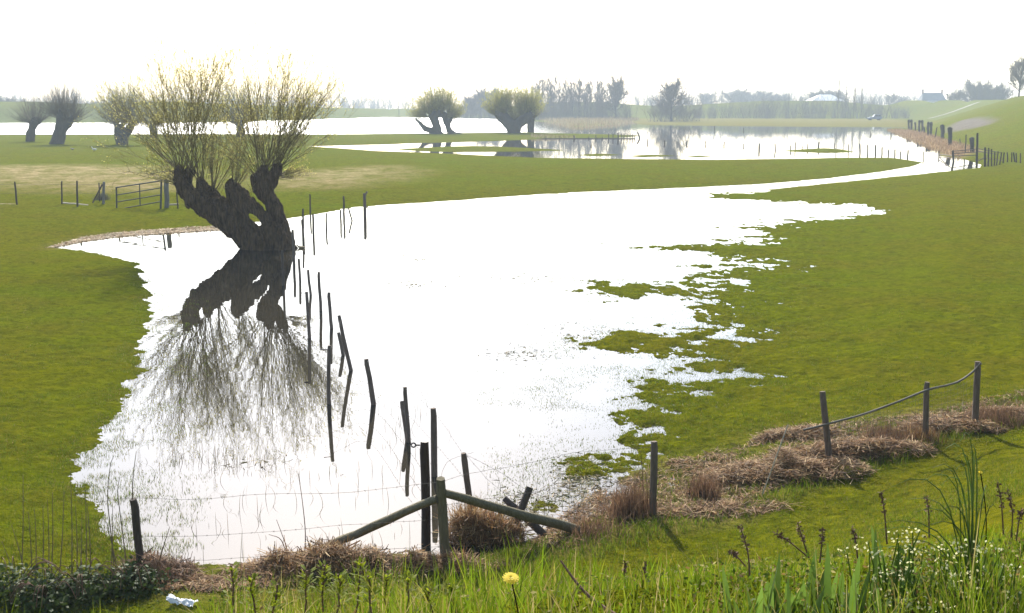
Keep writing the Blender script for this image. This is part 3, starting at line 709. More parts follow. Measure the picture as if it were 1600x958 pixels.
for q, (x, tp, Yq) in enumerate([(4,152,520),(16,154,540),(32,157,560),(145,159,600),(158,160,640),(172,161,640),(0,160,430)]):
    place(ROUND[q % 3], x, 170, tp, Yq, f'blue hazy tree behind the left dike, {ORD[q]} of its line', 'tree', 'hazy trees behind the left dike', 1.3, 13.2, q * 1.1)

def scatter_bush(name, px0, px1, Y0, Y1, n, h0, h1, m_, seed, thick=.05, per=7, top=None):
    """a far wood or thicket that reads as one mass"""
    g = np.random.default_rng(seed); b = MB()
    for _ in range(n):
        x = g.uniform(px0, px1); Y = g.uniform(Y0, Y1); p = vpl(x, 170, Y); p[2] = hgt(p[0], p[1])[0] - .1
        h = g.uniform(h0, h1) * (top(x) if top else 1)
        for _ in range(per):
            d = np.array([g.normal(0, .24), g.normal(0, .24), 1.0]); L_ = h * g.uniform(.55, 1.05); tt = np.linspace(0, 1, 4)[:, None]
            q = p + np.array([g.normal(0, h * .12), g.normal(0, h * .12), 0]) + d * L_ * tt + np.cumsum(g.normal(0, .03 * L_, (4, 3)), 0) * tt
            b.tube(q, thick * (1 - .7 * tt[:, 0]), 3, cap=False)
            for _ in range(5):
                k = g.integers(1, 4); dd = d + g.normal(0, .6, 3); ll = L_ * g.uniform(.2, .42)
                b.tube(np.stack([q[k], q[k] + dd * ll * .5, q[k] + dd * ll + np.array([0, 0, .1 * ll])]), thick * .5 * np.array([1, .7, .3]), 3, cap=False)
    return tag(b.build(name, m_), kind='stuff')
scatter_bush('far_scrub', 830, 985, 445, 470, 110, 4, 9, M['twig_far'], 11, .07)
scatter_bush('far_scrub', 700, 785, 500, 540, 60, 5, 9, M['twig_far'], 12, .08)
scatter_bush('far_thicket', 1085, 1420, 480, 508, 210, 5.5, 9.5, M['twig_far'], 13, .055, 6, lambda x: (0.55 + .45 * min(1, max(0, (x - 1085) / 120))) * (1 if x < 1350 else 1 - .5 * (x - 1350) / 70))
scatter_bush('far_wood', -60, 640, 900, 1100, 300, 9, 17, M['twig_far'], 14, .22, 6, lambda x: .75 + .5 * vn2(np.array(x / 38.), np.array(3.), 2))
scatter_bush('far_wood', 990, 1440, 820, 940, 190, 7, 12, M['twig_far'], 15, .2, 6)
for q, x in enumerate([1308, 1321, 1333, 1345]):
    place(TALL[q % 3], x, 186, [129,136,133,140][q], 495, f'thin taller sapling standing out of the brownish far thicket, {ORD[q]} from the left', 'tree', 'tall saplings in the thicket', .45, 20, q)

# reed bed, reed bank
def blades_field(name, q, n, h0, h1, wd, cols_, seed, m_='straw', lean=.4, zoff=-.03):
    g = np.random.default_rng(seed); lo = q.min(0); hi = q.max(0); P = g.uniform(lo, hi, (n * 3, 2)); P = P[inside(P, q)][:n]
    z = hgt(P[:, 0], P[:, 1]); b = MB(); c = np.array(cols_)[g.integers(0, len(cols_), len(P))] * g.uniform(.7, 1.2, (len(P), 1))
    b.blades(np.stack([P[:, 0], P[:, 1], z + zoff], 1), g.uniform(h0, h1, len(P)), wd, g.uniform(0, lean, len(P)), c, ang=g.normal(0, .4, len(P)))
    return tag(b.build(name, M[m_], color=True), kind='stuff')
TANC = [(.34,.26,.14),(.28,.2,.11),(.22,.16,.085),(.30,.26,.13)]
blades_field('reed_bed', poly([(840,188),(870,186),(950,185),(1000,188),(985,193),(960,196),(900,201),(875,196)]), 5000, .7, 1.7, .12, TANC, 3)
blades_field('reed_bed', poly([(830,214),(900,215),(900,217),(830,217)]), 500, .2, .6, .06, TANC, 4)
blades_field('reed_bank', REED, 9000, .25, .7, .07, [(.27,.17,.09),(.22,.14,.075),(.33,.22,.12)], 5)

# ------------------------------------------------------------------ buildings, vehicle, pole on and behind the far dike
def house():
    Y = 640; b = vpl(1456, 157, Y); g0 = hgt(b[0], b[1])[0]; s_ = ppm(Y, 9)
    t = empty('house', (b[0], b[1], g0), 'grey roofed farmhouse with a chimney at each gable, behind the far dike', 'house')
    ez = b[2] - g0 - .25; W = 39 / s_; H = 12.5 / s_; D = 8.0
    m = MB(); m.box((0, 0, ez / 2 - .2), W * .94, D * .9, ez + .4); wl = m.build('wall', M['wall'], t, smooth=False)
    for k in range(4):
        m = MB(); m.box((-W * .33 + k * W * .22, -D * .45 - .02, ez - 1.6), 1.1, .12, 1.5); wf = m.build('window', M['wall'], t, smooth=False)
        m = MB(); m.box((-W * .33 + k * W * .22, -D * .45 - .10, ez - 1.6), .9, .06, 1.3); m.build('pane', M['glass'], wf, smooth=False)
    m = MB(); a = W / 2; c = W / 2 * .78; d = D / 2
    m.add([(-a,-d,ez),(a,-d,ez),(a,d,ez),(-a,d,ez),(-c,0,ez+H),(c,0,ez+H)], [(0,1,5,4),(2,3,4,5)]); m.add([(-a,-d,ez),(a,-d,ez),(a,d,ez),(-a,d,ez),(-c,0,ez+H),(c,0,ez+H)], [(1,2,5),(3,0,4)])
    rf = m.build('roof', M['roof'], t, smooth=False)
    for k in (-1, 1):
        m = MB(); m.box((k * c * .98, 0, ez + H + .5), .9, .8, 2.4); m.box((k * c * .98, 0, ez + H + 1.8), 1.1, 1.0, .2); m.build('chimney', M['brick'], rf, smooth=False)
house()
def barn():
    Y = 660; b = vpl(1288, 157.5, Y); g0 = hgt(b[0], b[1])[0]; s_ = ppm(Y, 9)
    t = empty('barn', (b[0], b[1], g0), 'wide barn with a low pale roof behind the brownish far thicket', 'barn')
    ez = b[2] - g0; W = 50 / s_; H = 9.5 / s_; d = 8
    m = MB(); m.box((0, 0, ez / 2 - .2), W * .95, 14, ez + .4); m.build('wall', M['post_grey'], t, smooth=False)
    m = MB(); m.box((0, -7.05, 1.9), 4.2, .12, 3.8); m.build('door', M['iron'], t, smooth=False)
    m = MB(); v = [(-W/2,-d,ez),(W/2,-d,ez),(W/2,d,ez),(-W/2,d,ez),(-W*.16,0,ez+H),(W*.2,0,ez+H)]
    m.add(v, [(0,1,5,4),(2,3,4,5)]); m.add(v, [(1,2,5),(3,0,4)]); m.build('roof', M['barnroof'], t, smooth=False)
barn()
def vehicle():
    b = hit(1366, 188); t = empty('parked_van', (b[0], b[1], b[2]), 'small blue grey van parked on the meadow at the foot of the far dike', 'van')
    t.rotation_euler = (0, 0, R(4)); Lk, Wd = 5.2, 1.9
    m = MB(); prof = [(-2.6,.45),(-2.6,1.0),(-1.9,1.15),(-1.2,1.25),(-.75,1.3),(2.5,1.35),(2.6,.45)]
    n = len(prof); v = [(x, y, z) for y in (-.95, .95) for x, z in prof]
    m.add(v, [(k, (k + 1) % n, n + (k + 1) % n, n + k) for k in range(n)]); m.add(v, [(0, 4, 3), (0, 3, 2), (0, 2, 1), (0, 6, 4), (6, 5, 4)]); m.add(v, [(n, n+3, n+4), (n, n+2, n+3), (n, n+1, n+2), (n, n+4, n+6), (n+6, n+4, n+5)])
    m.build('body', M['blue'], t, smooth=False)
    m = MB(); v = [(-.7,-.85,1.3),(2.4,-.85,1.34),(2.2,-.75,2.2),(0,-.75,2.2),(-.7,.85,1.3),(2.4,.85,1.34),(2.2,.75,2.2),(0,.75,2.2)]
    m.add(v, [(0,1,2,3),(7,6,5,4),(0,3,7,4),(1,5,6,2),(3,2,6,7)]); m.build('cab', M['blue'], t, smooth=False)
    for x0 in (.1, 1.2):
        m = MB(); m.box((x0 + .45, -.83, 1.72), .85, .06, .5); m.build('window', M['glass'], t, smooth=False)
    for x in (-1.7, 1.7):
        for y in (-.85, .85):
            m = MB(); m.tube([(x, y - .1, .33), (x, y + .1, .33)], .35, 14); m.build('wheel', M['tyre'], t)
vehicle()
def pole(px, py0, py1, Y, label, name='utility_pole', rad=.14, mat_='post_dark', top=False):
    b = vpl(px, py0, Y); b[2] = hgt(b[0], b[1])[0]; zt = vpl(px, py1, Y)[2]
    m = MB(); m.tube([(0,0,-.4),(0.02,0,(zt-b[2])*.5),(0,0,zt-b[2])], [rad, rad*.9, rad*.75], 8)
    if top: m.box((0, 0, zt - b[2] - .25), .9, .15, .8)
    o = m.build(name, M[mat_]); o.location = b; return tag(o, label, 'pole' if not top else 'signpost')
pole(623.5, 186, 149, 560, 'thin lone utility pole standing hazy left of the grass strip willows')
pole(1479.5, 158, 147, 520, 'lone post with a dark board on the far dike right of the house', 'signpost', .16, 'post_dark', True)
pole(1231.5, 187, 144, 505, 'thin tall utility pole rising out of the far thicket left of the barn')
pole(546, 172, 165, 640, 'short dark chimney like pole on the low left dike', 'utility_pole', .35)

# pale track climbing the dike
trk = [(1449,185.5),(1462,183),(1475,179.5),(1490,174.5),(1505,169),(1518,164),(1530,159.8)]
L_t = np.array([hit(x, y) for x, y in trk]); d_ = np.gradient(L_t, axis=0)[:, :2]; d_ /= np.linalg.norm(d_, axis=1)[:, None]; nrm = np.stack([-d_[:, 1], d_[:, 0]], 1)
tt = np.linspace(0, len(trk) - 1, 60); ctr = np.stack([np.interp(tt, np.arange(len(trk)), L_t[:, k]) for k in range(2)], 1); nn = np.stack([np.interp(tt, np.arange(len(trk)), nrm[:, k]) for k in range(2)], 1)
rv = []
for o_ in (-1.2, -.4, .4, 1.2):
    q = ctr + nn * o_; rv.append(np.column_stack([q, hgt(q[:, 0], q[:, 1]) + .12]))
rv = np.stack(rv, 1); m = MB(); i_ = np.arange(59)[:, None] * 4; j_ = np.arange(3)[None]
m.add(rv.reshape(-1, 3), np.stack([i_ + j_, i_ + j_ + 1, i_ + j_ + 5, i_ + j_ + 4], -1).reshape(-1, 4))
tag(m.build('track', M['road']), kind='structure')

# ------------------------------------------------------------------ posts
PG = 'weathered fence posts standing in the flood'
POSTS = {}
def post(top, base, w_px, label, mat_='post', group=None, dy=0.0, z0=None, name='fence_post', n=9, bend=0.0, cat='post', deep=.6, taper=.92):
    """a round timber post from its foot (photo pixel) to its top"""
    b = plane(np.array(base[0], float), np.array(base[1], float)) if z0 == 'water' else hit(*base)
    Y = b[1]; tp = vpl(top[0], top[1], Y + dy); r = w_px / 2 / ppm(Y, 1)
    ax = tp - b; ft = b - ax / np.linalg.norm(ax) * deep
    t = np.array([0, .25, .5, .75, .93, 1.0]); h = np.linalg.norm(tp - ft)
    p = ft + (tp - ft) * t[:, None] + np.array([1, .3, 0]) * (np.sin(t * math.pi) * bend)[:, None]
    g = np.random.default_rng(abs(hash((top, base))) % 99991)
    p += g.normal(0, r * .12, p.shape) * np.array([1, 1, 0])
    rr = r * np.interp(t, [0, 1], [1.05, taper]); rr[-1] *= .86
    m = MB(); m.tube(p - b, rr, n, seed=int(g.integers(1e6)))
    o = m.build(name, M[mat_]); o.location = b; tag(o, label, cat, group); POSTS[label] = (b, tp, r); return o, b, tp, r
W_ = 'water'
post((569.5,302),(570,338.5),5.0,'thick grey brown post at the far end of the flooded fence, with a slanting strut', 'post', PG, z0=W_)
post((551,343),(567,312),2.4,'thin strut slanting from the water up to the far end post', 'post', None, z0=W_, name='fence_strut', cat='strut', dy=.05)
post((544.6,325),(550,345),2.6,'short leaning post just left of the strutted end post', 'post_dark', PG, z0=W_)
post((537,306.5),(537.5,340),3.2,'tall slim dark post, second upright left of the strutted end post', 'post_dark', PG, z0=W_)
post((532,328),(533,350),2.6,'short dark post directly left of the tall slim dark one', 'post_dark', PG, z0=W_)
post((510,333),(510,358),2.8,'slim dark post standing alone midway between willow and strutted end post', 'post_dark', PG, z0=W_)
post((489,334),(490,367),3.6,'dark upright post right of the willow, second from it at mid height', 'post_dark', PG, z0=W_)
post((484,303.5),(485,335),2.6,'tall thin post against the far bank, just right of the willow', 'post_dark', PG, z0=W_)
post((473.5,326),(473.5,362),3.0,'dark post behind the duck, taller of a close pair beside the willow', 'post_dark', PG, z0=W_)
post((471.5,343),(473.2,381),3.2,'dark post behind the duck, shorter of a close pair beside the willow', 'post_dark', PG, z0=W_, bend=.03)
post((457,359),(459.5,412),4.4,'reddish brown post touching the right side of the willow trunk', 'post', PG, z0=W_)
post((441,391),(443,446),4.0,'dark post with pale top standing in front of the willow trunk', 'post_dark', PG, z0=W_)
post((467,404),(469.3,440),4.2,'reddish post below the duck, next in the row after the willow', 'post', PG, z0=W_)
post((481,421.5),(485.5,461),4.6,'leaning post, upper one of a pair that seem to overlap below the duck', 'post', PG, z0=W_)
post((479,456),(483.5,528),5.2,'post with a nail at its top, lower one of an overlapping pair below the duck', 'post', PG, z0=W_)
post((498,425),(501.3,486),5.2,'straight brown post with a pale wire twist, ninth from the far end', 'post', PG, z0=W_)
post((513.5,457),(518.3,513),5.6,'brown post whose reflection is hidden by a nearer one with a nail', 'post', PG, z0=W_)
o_, b_, tp_, r_ = post((514,540),(514,631),7.0,'straight post with a side nail at its head, in the middle of the flooded row', 'post', PG, z0=W_)
post((529.5,493),(547.5,579),6.2,'long leaning post of the crossing pair in mid water', 'post', PG, z0=W_, dy=-.1)
post((528.5,519.5),(536.5,555),6.0,'short leaning post of the crossing pair in mid water', 'post', PG, z0=W_, dy=.05)
post((572.5,561),(584,632),7.6,'strongly left leaning post with kinked reflection in open water', 'post', PG, z0=W_)
post((632.5,605),(638.5,691),6.4,'thin upright of a doubled post, taller half, left of the eye bolt post', 'post', PG, z0=W_)
post((627.5,627),(637.0,688),7.6,'thick leaning half of a doubled post, left of the eye bolt post', 'post', PG, z0=W_, dy=.25)
post((678,638),(678,744),10.0,'square topped tall post right behind the dark eye bolt post', 'post', PG, z0=W_, taper=1.0)
post((724,708),(737,806),11.0,'rusty brown post leaning left above the matted dead grass', 'post', PG, z0=W_, taper=.9)
# nail and eye bolt
def nail(label, dx, f):
    b, tp, r = POSTS[label]; o = [k for k in C.objects if k.get('label') == label][0]; q = (tp - b) * f
    m = MB(); m.tube([q + np.array([0, 0, 0]), q + np.array([dx, -.02, .01])], .012, 6); m.build('nail', M['iron'], o)
nail('straight post with a side nail at its head, in the middle of the flooded row', -.17, .93)
nail('post with a nail at its top, lower one of an overlapping pair below the duck', -.14, .97)
o_, b_, tp_, r_ = post((663,690),(665.5,850),13.5,'black smooth post with an eye bolt, left of the corner post', 'post_red', None, z0=W_, taper=1.0, n=14)
m = MB(); q = tp_ - b_ + np.array([-r_, 0, -.05]); m.tube([q, q + np.array([-.06, 0, 0])], .012, 6)
a = np.linspace(0, 6.28, 13); m.tube(np.stack([q[0] - .09 + .03 * np.cos(a), np.full(13, q[1]), q[2] + .03 * np.sin(a)], 1), .011, 6, cap=False); m.build('eye_bolt', M['iron'], o_)

# corner post with its two slanting braces
def beam(p0, p1, w0, label, Y0, Y1, mat_='post_moss', name='brace_rail', cat='brace', g=None, n=12, w1=None, sag=0.0):
    a = vpl(p0[0], p0[1], Y0); b = vpl(p1[0], p1[1], Y1); r0 = w0 / 2 / ppm(Y0, 1); r1 = (w1 or w0) / 2 / ppm(Y1, 1)
    t = np.linspace(0, 1, 8)[:, None]; gg = np.random.default_rng(int(abs(p0[0] * 7 + p1[1])))
    p = a + (b - a) * t + np.array([0, 0, -1]) * sag * np.sin(t * math.pi) + gg.normal(0, r0 * .08, (8, 3))
    m = MB(); m.tube(p - a, r0 + (r1 - r0) * t[:, 0], n, seed=int(abs(p0[0]))); o = m.build(name, M[mat_]); o.location = a; return tag(o, label, cat, g), a, b
o_, cb, ct, cr_ = post((689,747),(696,882),16.0,'thick mossy corner post joining the two slanting braces', 'post_moss', None, taper=.95, n=14)
YC = cb[1]
beam((684,778),(508,856),13,'mossy round brace slanting down left from the corner post into dead grass', YC, hit(505,862)[1], w1=14.5)
beam((695,771),(902,828),12.5,'mossy round brace slanting down right from the corner post to the bank', YC, hit(905,832)[1], w1=15.5)
YB = YC + .62 * (hit(905,832)[1] - YC)
beam((828,761),(792,850),12,'short dark stake leaning right behind the right brace', YB + .5, YB + .25, 'post_dark', 'leaning_stake', 'stake', 'crossed stakes by the right brace', w1=12)
beam((789,779),(850,836),10,'broken stake lying slantwise left behind the right brace', YB + .7, YB + .35, 'post_dark', 'broken_stake', 'stake', 'crossed stakes by the right brace', w1=14)

# the wire fence along the foot of the dike
FG = 'fence posts along the foot of the dike'
post((208,780),(222,900),13.0,'round topped dark post leaning left, leftmost along the dike foot', 'post_dark', FG)
post((1022.5,690),(1021,805),11.5,'straight square topped post in the brown debris at the bank, middle of the picture', 'post', FG, taper=1.0)
post((1285,612),(1296,720),9.5,'post leaning left at the lower end of the sagging pipe', 'post', FG, taper=1.0)
post((1448,597),(1445,690),8.5,'upright post under the middle of the sagging pipe', 'post', FG, taper=1.0)
post((1528,565),(1522,670),9.5,'rightmost post holding up the high end of the sagging pipe', 'post', FG, taper=1.0)
def curve_px(pts, Ys, n=40, sag=0.0):
    P_ = np.array([vpl(x, y, Y) for (x, y), Y in zip(pts, Ys)]); t = np.linspace(0, len(P_) - 1, n); k = np.minimum(t.astype(int), len(P_) - 2); f = (t - k)[:, None]
    Pm = np.concatenate([2 * P_[:1] - P_[1:2], P_, 2 * P_[-1:] - P_[-2:-1]])
    a, b, c, d = Pm[k], Pm[k + 1], Pm[k + 2], Pm[k + 3]
    return .5 * (2 * b + (c - a) * f + (2 * a - 5 * b + 4 * c - d) * f ** 2 + (3 * b - a - 3 * c + d) * f ** 3)
y12, y14, y15 = hit(1296,720)[1], hit(1445,690)[1], hit(1522,670)[1]
pp = curve_px([(1533,567),(1520,581),(1500,595),(1480,602),(1450,609),(1400,629),(1350,647),(1310,658),(1280,666),(1255,672)], [y15-.08,y15-.06,y15-.2,y14+.3,y14-.08,y14-.4,y12+.4,y12-.06,y12-.15,y12-.1], 60)
m = MB(); m.tube(pp - pp[0], .019, 8); o = m.build('sagging_pipe', M['pipe']); o.location = pp[0]; tag(o, 'thin grey pipe sagging along the three right fence posts', 'pipe')
def netting(label, xa, xb, topf, botf, Yf, nx, nz_):
    m = MB()
    for k in range(nx + 1):
        x = xa + (xb - xa) * k / nx; a = vpl(x, topf(x), Yf(x)); b = vpl(x, botf(x), Yf(x)); m.tube([a, (a + b) / 2 + np.array([rng.normal(0, .01), 0, 0]), b], .0016, 3, cap=False)
    for q in range(nz_ + 1):
        f = q / nz_; xs_ = np.linspace(xa, xb, 14); m.tube([vpl(x, topf(x) * (1 - f) + botf(x) * f, Yf(x)) + np.array([0, 0, rng.normal(0, .006)]) for x in xs_], .0016, 3, cap=False)
    o = m.build('wire_netting', M['wire']); return tag(o, label, 'netting', kind='stuff')
lin = lambda pts: (lambda x: float(np.interp(x, [p[0] for p in pts], [p[1] for p in pts])))
netting('square wire netting hanging from the sagging pipe between the right posts', 1295, 1526, lin([(1295,664),(1350,648),(1400,630),(1450,610),(1480,603),(1500,596),(1526,577)]), lin([(1295,712),(1445,682),(1526,660)]), lin([(1295,y12),(1445,y14),(1526,y15)]), 46, 8)

def wire(pts, Ys, label, barbs=True, rad=.0022, n=60, group=None, every=.14):
    p = curve_px(pts, Ys, n); p = p + np.cumsum(rng.normal(0, .0016, p.shape), 0); m = MB(); m.tube(p, rad, 4, cap=False)
    if barbs:
        L_ = np.concatenate([[0], np.cumsum(np.linalg.norm(np.diff(p, axis=0), axis=1))])
        for s_ in np.arange(.05, L_[-1], every):
            q = np.array([np.interp(s_, L_, p[:, k]) for k in range(3)]); d = rng.normal(0, 1, 3); d /= np.linalg.norm(d)
            m.tube([q - d * .016, q + d * .016], .002, 3, cap=False); d = rng.normal(0, 1, 3); d /= np.linalg.norm(d); m.tube([q - d * .013, q + d * .013], .002, 3, cap=False)
    o = m.build('barbed_wire' if barbs else 'loose_wire', M['wire']); return tag(o, label, 'wire', group)
yl = hit(222,900)[1]
wire([(150,785),(210,778),(305,780),(420,771),(540,769),(650,757),(690,752)], [yl,yl,yl+.05,yl+.1,yl+.2,YC,YC], 'top barbed wire from the leaning left post to the corner post')
wire([(214,838),(300,838),(420,832),(540,822),(660,815),(690,812)], [yl,yl,yl+.1,yl+.2,YC,YC], 'middle barbed wire between the left post and the corner post')
wire([(218,877),(300,877),(380,873),(560,862),(690,856)], [yl,yl,yl+.1,yl+.2,YC], 'lowest barbed wire skimming the dead grass left of the corner post')
y7 = plane(737,806)[1]; y10 = hit(1021,805)[1]
wire([(692,752),(735,740),(790,731),(850,718),(905,706),(1022,698)], [YC,YC+.4,YC+.7,YC+1,YC+1.3,y10], 'upper barbed wire rising right from the corner post over the ragged shore')
wire([(694,790),(760,780),(830,770),(900,758),(1021,748)], [YC,YC+.3,YC+.6,YC+1,y10], 'lower barbed wire from the corner post to the bank post')
wire([(727,710),(745,730),(765,752),(800,775),(850,765),(880,742)], [y7,y7-.1,y7-.2,y7-.3,y7-.1,y7], 'tangled loose barbed wire drooping from the rusty leaning post')
wire([(725,709),(780,738),(830,768),(905,790)], [y7,y7-.2,y7-.4,y7-.6], 'straight slack wire from the rusty post down to the right', True)
wire([(740,707),(700,722),(690,760),(700,800)], [y7,y7-.05,y7-.1,y7-.2], 'curled wire loop hanging beside the rusty leaning post', False)
wy = {x: plane(x, y)[1] for x, y in [(514,631),(547.5,579),(584,632),(638.5,691),(678,744)]}
ws = [wy[514], wy[584], wy[638.5], wy[678], y7]
wire([(514,552),(573,572),(632,608),(678,646),(724,711)], ws, 'top wire strand along the flooded posts down to the rusty post', True, .002)
wire([(514,585),(576,600),(635,645),(678,690),(730,750)], ws, 'middle wire strand along the flooded posts', True, .002)
wire([(514,612),(582,622),(637,680),(678,730)], ws[:4], 'lowest wire strand just above the water along the flooded posts', True, .002)
wire([(480,430),(498,432),(513,466),(530,500),(514,550)], [plane(485,461)[1], plane(501,486)[1], plane(518,513)[1], plane(547,579)[1], wy[514]], 'thin wire strand between the posts near the willow', False, .002)

# ------------------------------------------------------------------ left meadow: fence, braced post, iron gate
LG = 'posts of the fence beyond the left meadow'
post((23,284),(26.5,319.5),2.8,'thin dark post leaning left, leftmost beyond the left meadow', 'post_dark', LG)
post((96.5,283),(96.5,319.5),2.6,'thin dark post at the left end of the pale board on the grass', 'post_dark', LG)
post((120,282.5),(121.3,323),3.2,'dark post right of the pale board on the grass, beyond the left meadow', 'post_dark', LG)
post((154.8,285.5),(156,315),2.2,'thin post behind the diagonal brace, beyond the left meadow', 'post_dark', LG)
post((162,284),(161.5,319),4.4,'greyish strainer post carrying the diagonal brace, left of the iron gate', 'post_grey', LG)
yb = hit(161.5,319)[1]
beam((160,288),(145,317),2.6,'dark diagonal brace against the greyish strainer post', yb - .15, yb - .3, 'post_dark', n=8)
beam((98,317.5),(138,321),3.2,'pale weathered board lying in the grass between two thin posts', yb - .2, yb - 1.0, 'plank', 'board', 'board', n=4)
beam((-6,319.3),(26,319.5),2,'pale low board lying at the left picture edge beyond the meadow', yb - .2, yb - .2, 'plank', 'board', 'board', n=4)
post((259,280),(261,324),7.0,'stout grey gatepost right of the iron gate', 'post_grey', None, name='gatepost', taper=1.0)
post((276,300),(278,326),2.2,'short thin post between gatepost and the leaning willow', 'post_dark', LG)
beam((263,320),(280,319),2.4,'low board joining the gatepost and the short thin post', yb - .8, yb - .8, 'plank', 'board', 'board', n=4)
def gate():
    a = hit(182.5, 325); b = hit(251, 326.5); o3 = np.array(a)
    t = empty('farm_gate', a, 'dark iron five bar farm gate standing half open on the left meadow', 'gate')
    s1 = ppm(a[1], .5); f = lambda x, y: vpl(x, y, np.interp(x, [182, 251], [a[1], b[1]])) - o3
    for nm, p, q, r in [('stile', (181.7,292), (182.5,325), .045), ('stile', (252.3,280.5), (251,326.5), .055), ('brace', (218,287.5), (219,321), .03),
                        ('rail', (182,293), (252,282.5), .035), ('rail', (182,304.8), (252,293.5), .03), ('rail', (182.3,315.7), (251.5,304.5), .03), ('rail', (195,325.3), (251.5,315), .03)]:
        m = MB(); m.tube([f(*p), (f(*p) + f(*q)) / 2, f(*q)], r, 8); m.build(nm, M['iron'], t)
gate()
for q, (ya, lb) in enumerate([(289,'upper'),(303,'lower')]):
    wire([(-8,ya),(23,ya-1),(96,ya-1),(120,ya-1),(162,ya)], [yb]*5, f'{lb} thin wire along the fence beyond the left meadow', False, .006)

# ------------------------------------------------------------------ far fences in and around the lake
G1 = 'thin posts standing in the far lake'
row1 = [(1011.5,217,223.5),(1038.7,219,224.8),(1073,220,225.5),(1103,220,226),(1131,221,227),(1162.6,224,229),(1186,224,234.5),(1211.6,224,235.5)]
for q, (x, yt, ybs) in enumerate(row1):
    post((x + (-.6 if q % 2 else .5), yt), (x, ybs), 2.0 if q != 6 else 2.8, f'dark post in open lake water, {ORD[q]} from the left in the long row', 'post_dark', G1, z0=W_)
for q, (x, yt, ybs, wd) in enumerate([(1235.7,227,235,1.7),(1243,222,233.8,1.7),(1254,228,232.6,1.3),(1262.4,224.5,233,1.5),(1279.5,222,232,2.6),(1304.3,224,231.8,1.7),(1326,225,235,1.7)]):
    post((x, yt), (x - .5, ybs), wd, f'post along the small grass islet of the right lake, {ORD[q]} from the left', 'post_dark', 'posts along the right islet', z0=W_)
for q, (x, yt, ybs) in enumerate([(1343.6,224.5,240),(1356,226,241),(1368,226.2,241),(1378.2,229.5,241.5),(1388.2,233.5,243),(1398,233.3,243.5),(1407,236.5,244.5)]):
    post((x + (.6 if q == 5 else 0), yt), (x, ybs), 2.2, f'post off the tip of the near meadow tongue, {ORD[q]} from the left', 'post_dark', 'posts off the meadow tongue', z0=W_)
post((1419,234.5),(1417,245.5),2.6,'crooked leaning post nearest the tip of the meadow tongue', 'post_dark', None, z0=W_, bend=.05)
post((1443.3,236.5),(1443.5,247),1.6,'lone thin post in the channel left of the timber pen', 'post', None, z0=W_)
post((1116.6,197),(1116.6,203.5),1.4,'small post far out near the upper shore of the right lake, left one', 'post_dark', 'posts far out on the lake', z0=W_)
post((1162,199.5),(1162,204),1.4,'small post far out near the upper shore of the right lake, right one', 'post_dark', 'posts far out on the lake', z0=W_)
post((1360.5,205),(1360.5,210.5),1.4,'small thin post in the upper right of the lake, left one', 'post_dark', 'posts far out on the lake', z0=W_)
post((1392.3,207.5),(1392.3,213.5),1.7,'small post beside the reed bank in the upper right lake', 'post_dark', 'posts far out on the lake', z0=W_)
for q, (x, yt) in enumerate([(853,213.5),(875,213),(897,211.5),(920,213.4),(931,211.5),(941,213.4),(951,209),(958,209),(966,207.5),(971,208.5),(975,208.5),(980,208),(984.5,207.5),(988,209.5),(992,211)]):
    post((x, yt), (x, 217), 1.5 if q not in (2, 8) else 2.4, f'post of the sunken rail fence across the lake, {ORD[q]} from the left', 'post_dark', 'posts of the sunken rail fence', z0=W_)
Yr = plane(920, 217)[1]
beam((838,216.6),(992,216.4),1.5,'long low rail just above water across the lake middle', Yr, Yr, 'post_dark', 'fence_rail', 'rail', n=6)
post((995.5,206.5),(997.5,216),2.6,'crooked bent post at the right end of the sunken rail fence', 'post_dark', None, z0=W_, bend=.25)
post((923.8,226.5),(923.8,229),2.2,'tiny dark stub sticking out of the lake below the sunken rail fence', 'post_dark', None, z0=W_)
post((1354-28.5,241.5),(1325.3,244.5),1.4,'tiny stub in the channel below the right islet', 'post_dark', None, z0=W_)

# bare pollard stumps along the reed bank
def stump(x0, x1, yt, ybs, label, two=False, seed=0):
    xm = (x0 + x1) / 2; b = hit(xm, ybs); Y = b[1]; s_ = ppm(Y, 1); f = lambda x, y: vpl(x, y, Y); wd = (x1 - x0)
    caps = []
    if two:
        for x, dx in ((x0 + wd * .22, -.06), (x1 - wd * .25, .05)):
            caps += [(f(x, ybs + 2), f(x + dx * wd, (yt + ybs) / 2), wd * .2 / s_, wd * .19 / s_), (f(x + dx * wd, (yt + ybs) / 2), f(x, yt + 1.5), wd * .19 / s_, wd * .25 / s_)]
    else:
        caps += [(f(xm, ybs + 2), f(xm + .4, (yt + ybs) / 2), wd * .36 / s_, wd * .36 / s_), (f(xm + .4, (yt + ybs) / 2), f(xm - .2, yt + 2), wd * .36 / s_, wd * .46 / s_),
                 (f(xm, yt + 3), f(x0 + wd * .12, yt + .6), wd * .2 / s_, wd * .12 / s_), (f(xm, yt + 3), f(x1 - wd * .1, yt + .8), wd * .2 / s_, wd * .12 / s_)]
    h = max(.05, wd / s_ / 14); V_, Q_ = organic(caps, h, h * 1.5, wd * .10 / s_, (4 / (wd / s_), 4 / (wd / s_), 1.2), sd=seed)
    m = MB(); m.add(V_ - b, Q_); o = m.build('pollard_stump', M['bark_far']); o.location = b; tag(o, label, 'tree stump', 'bare pollard stumps along the reed bank')
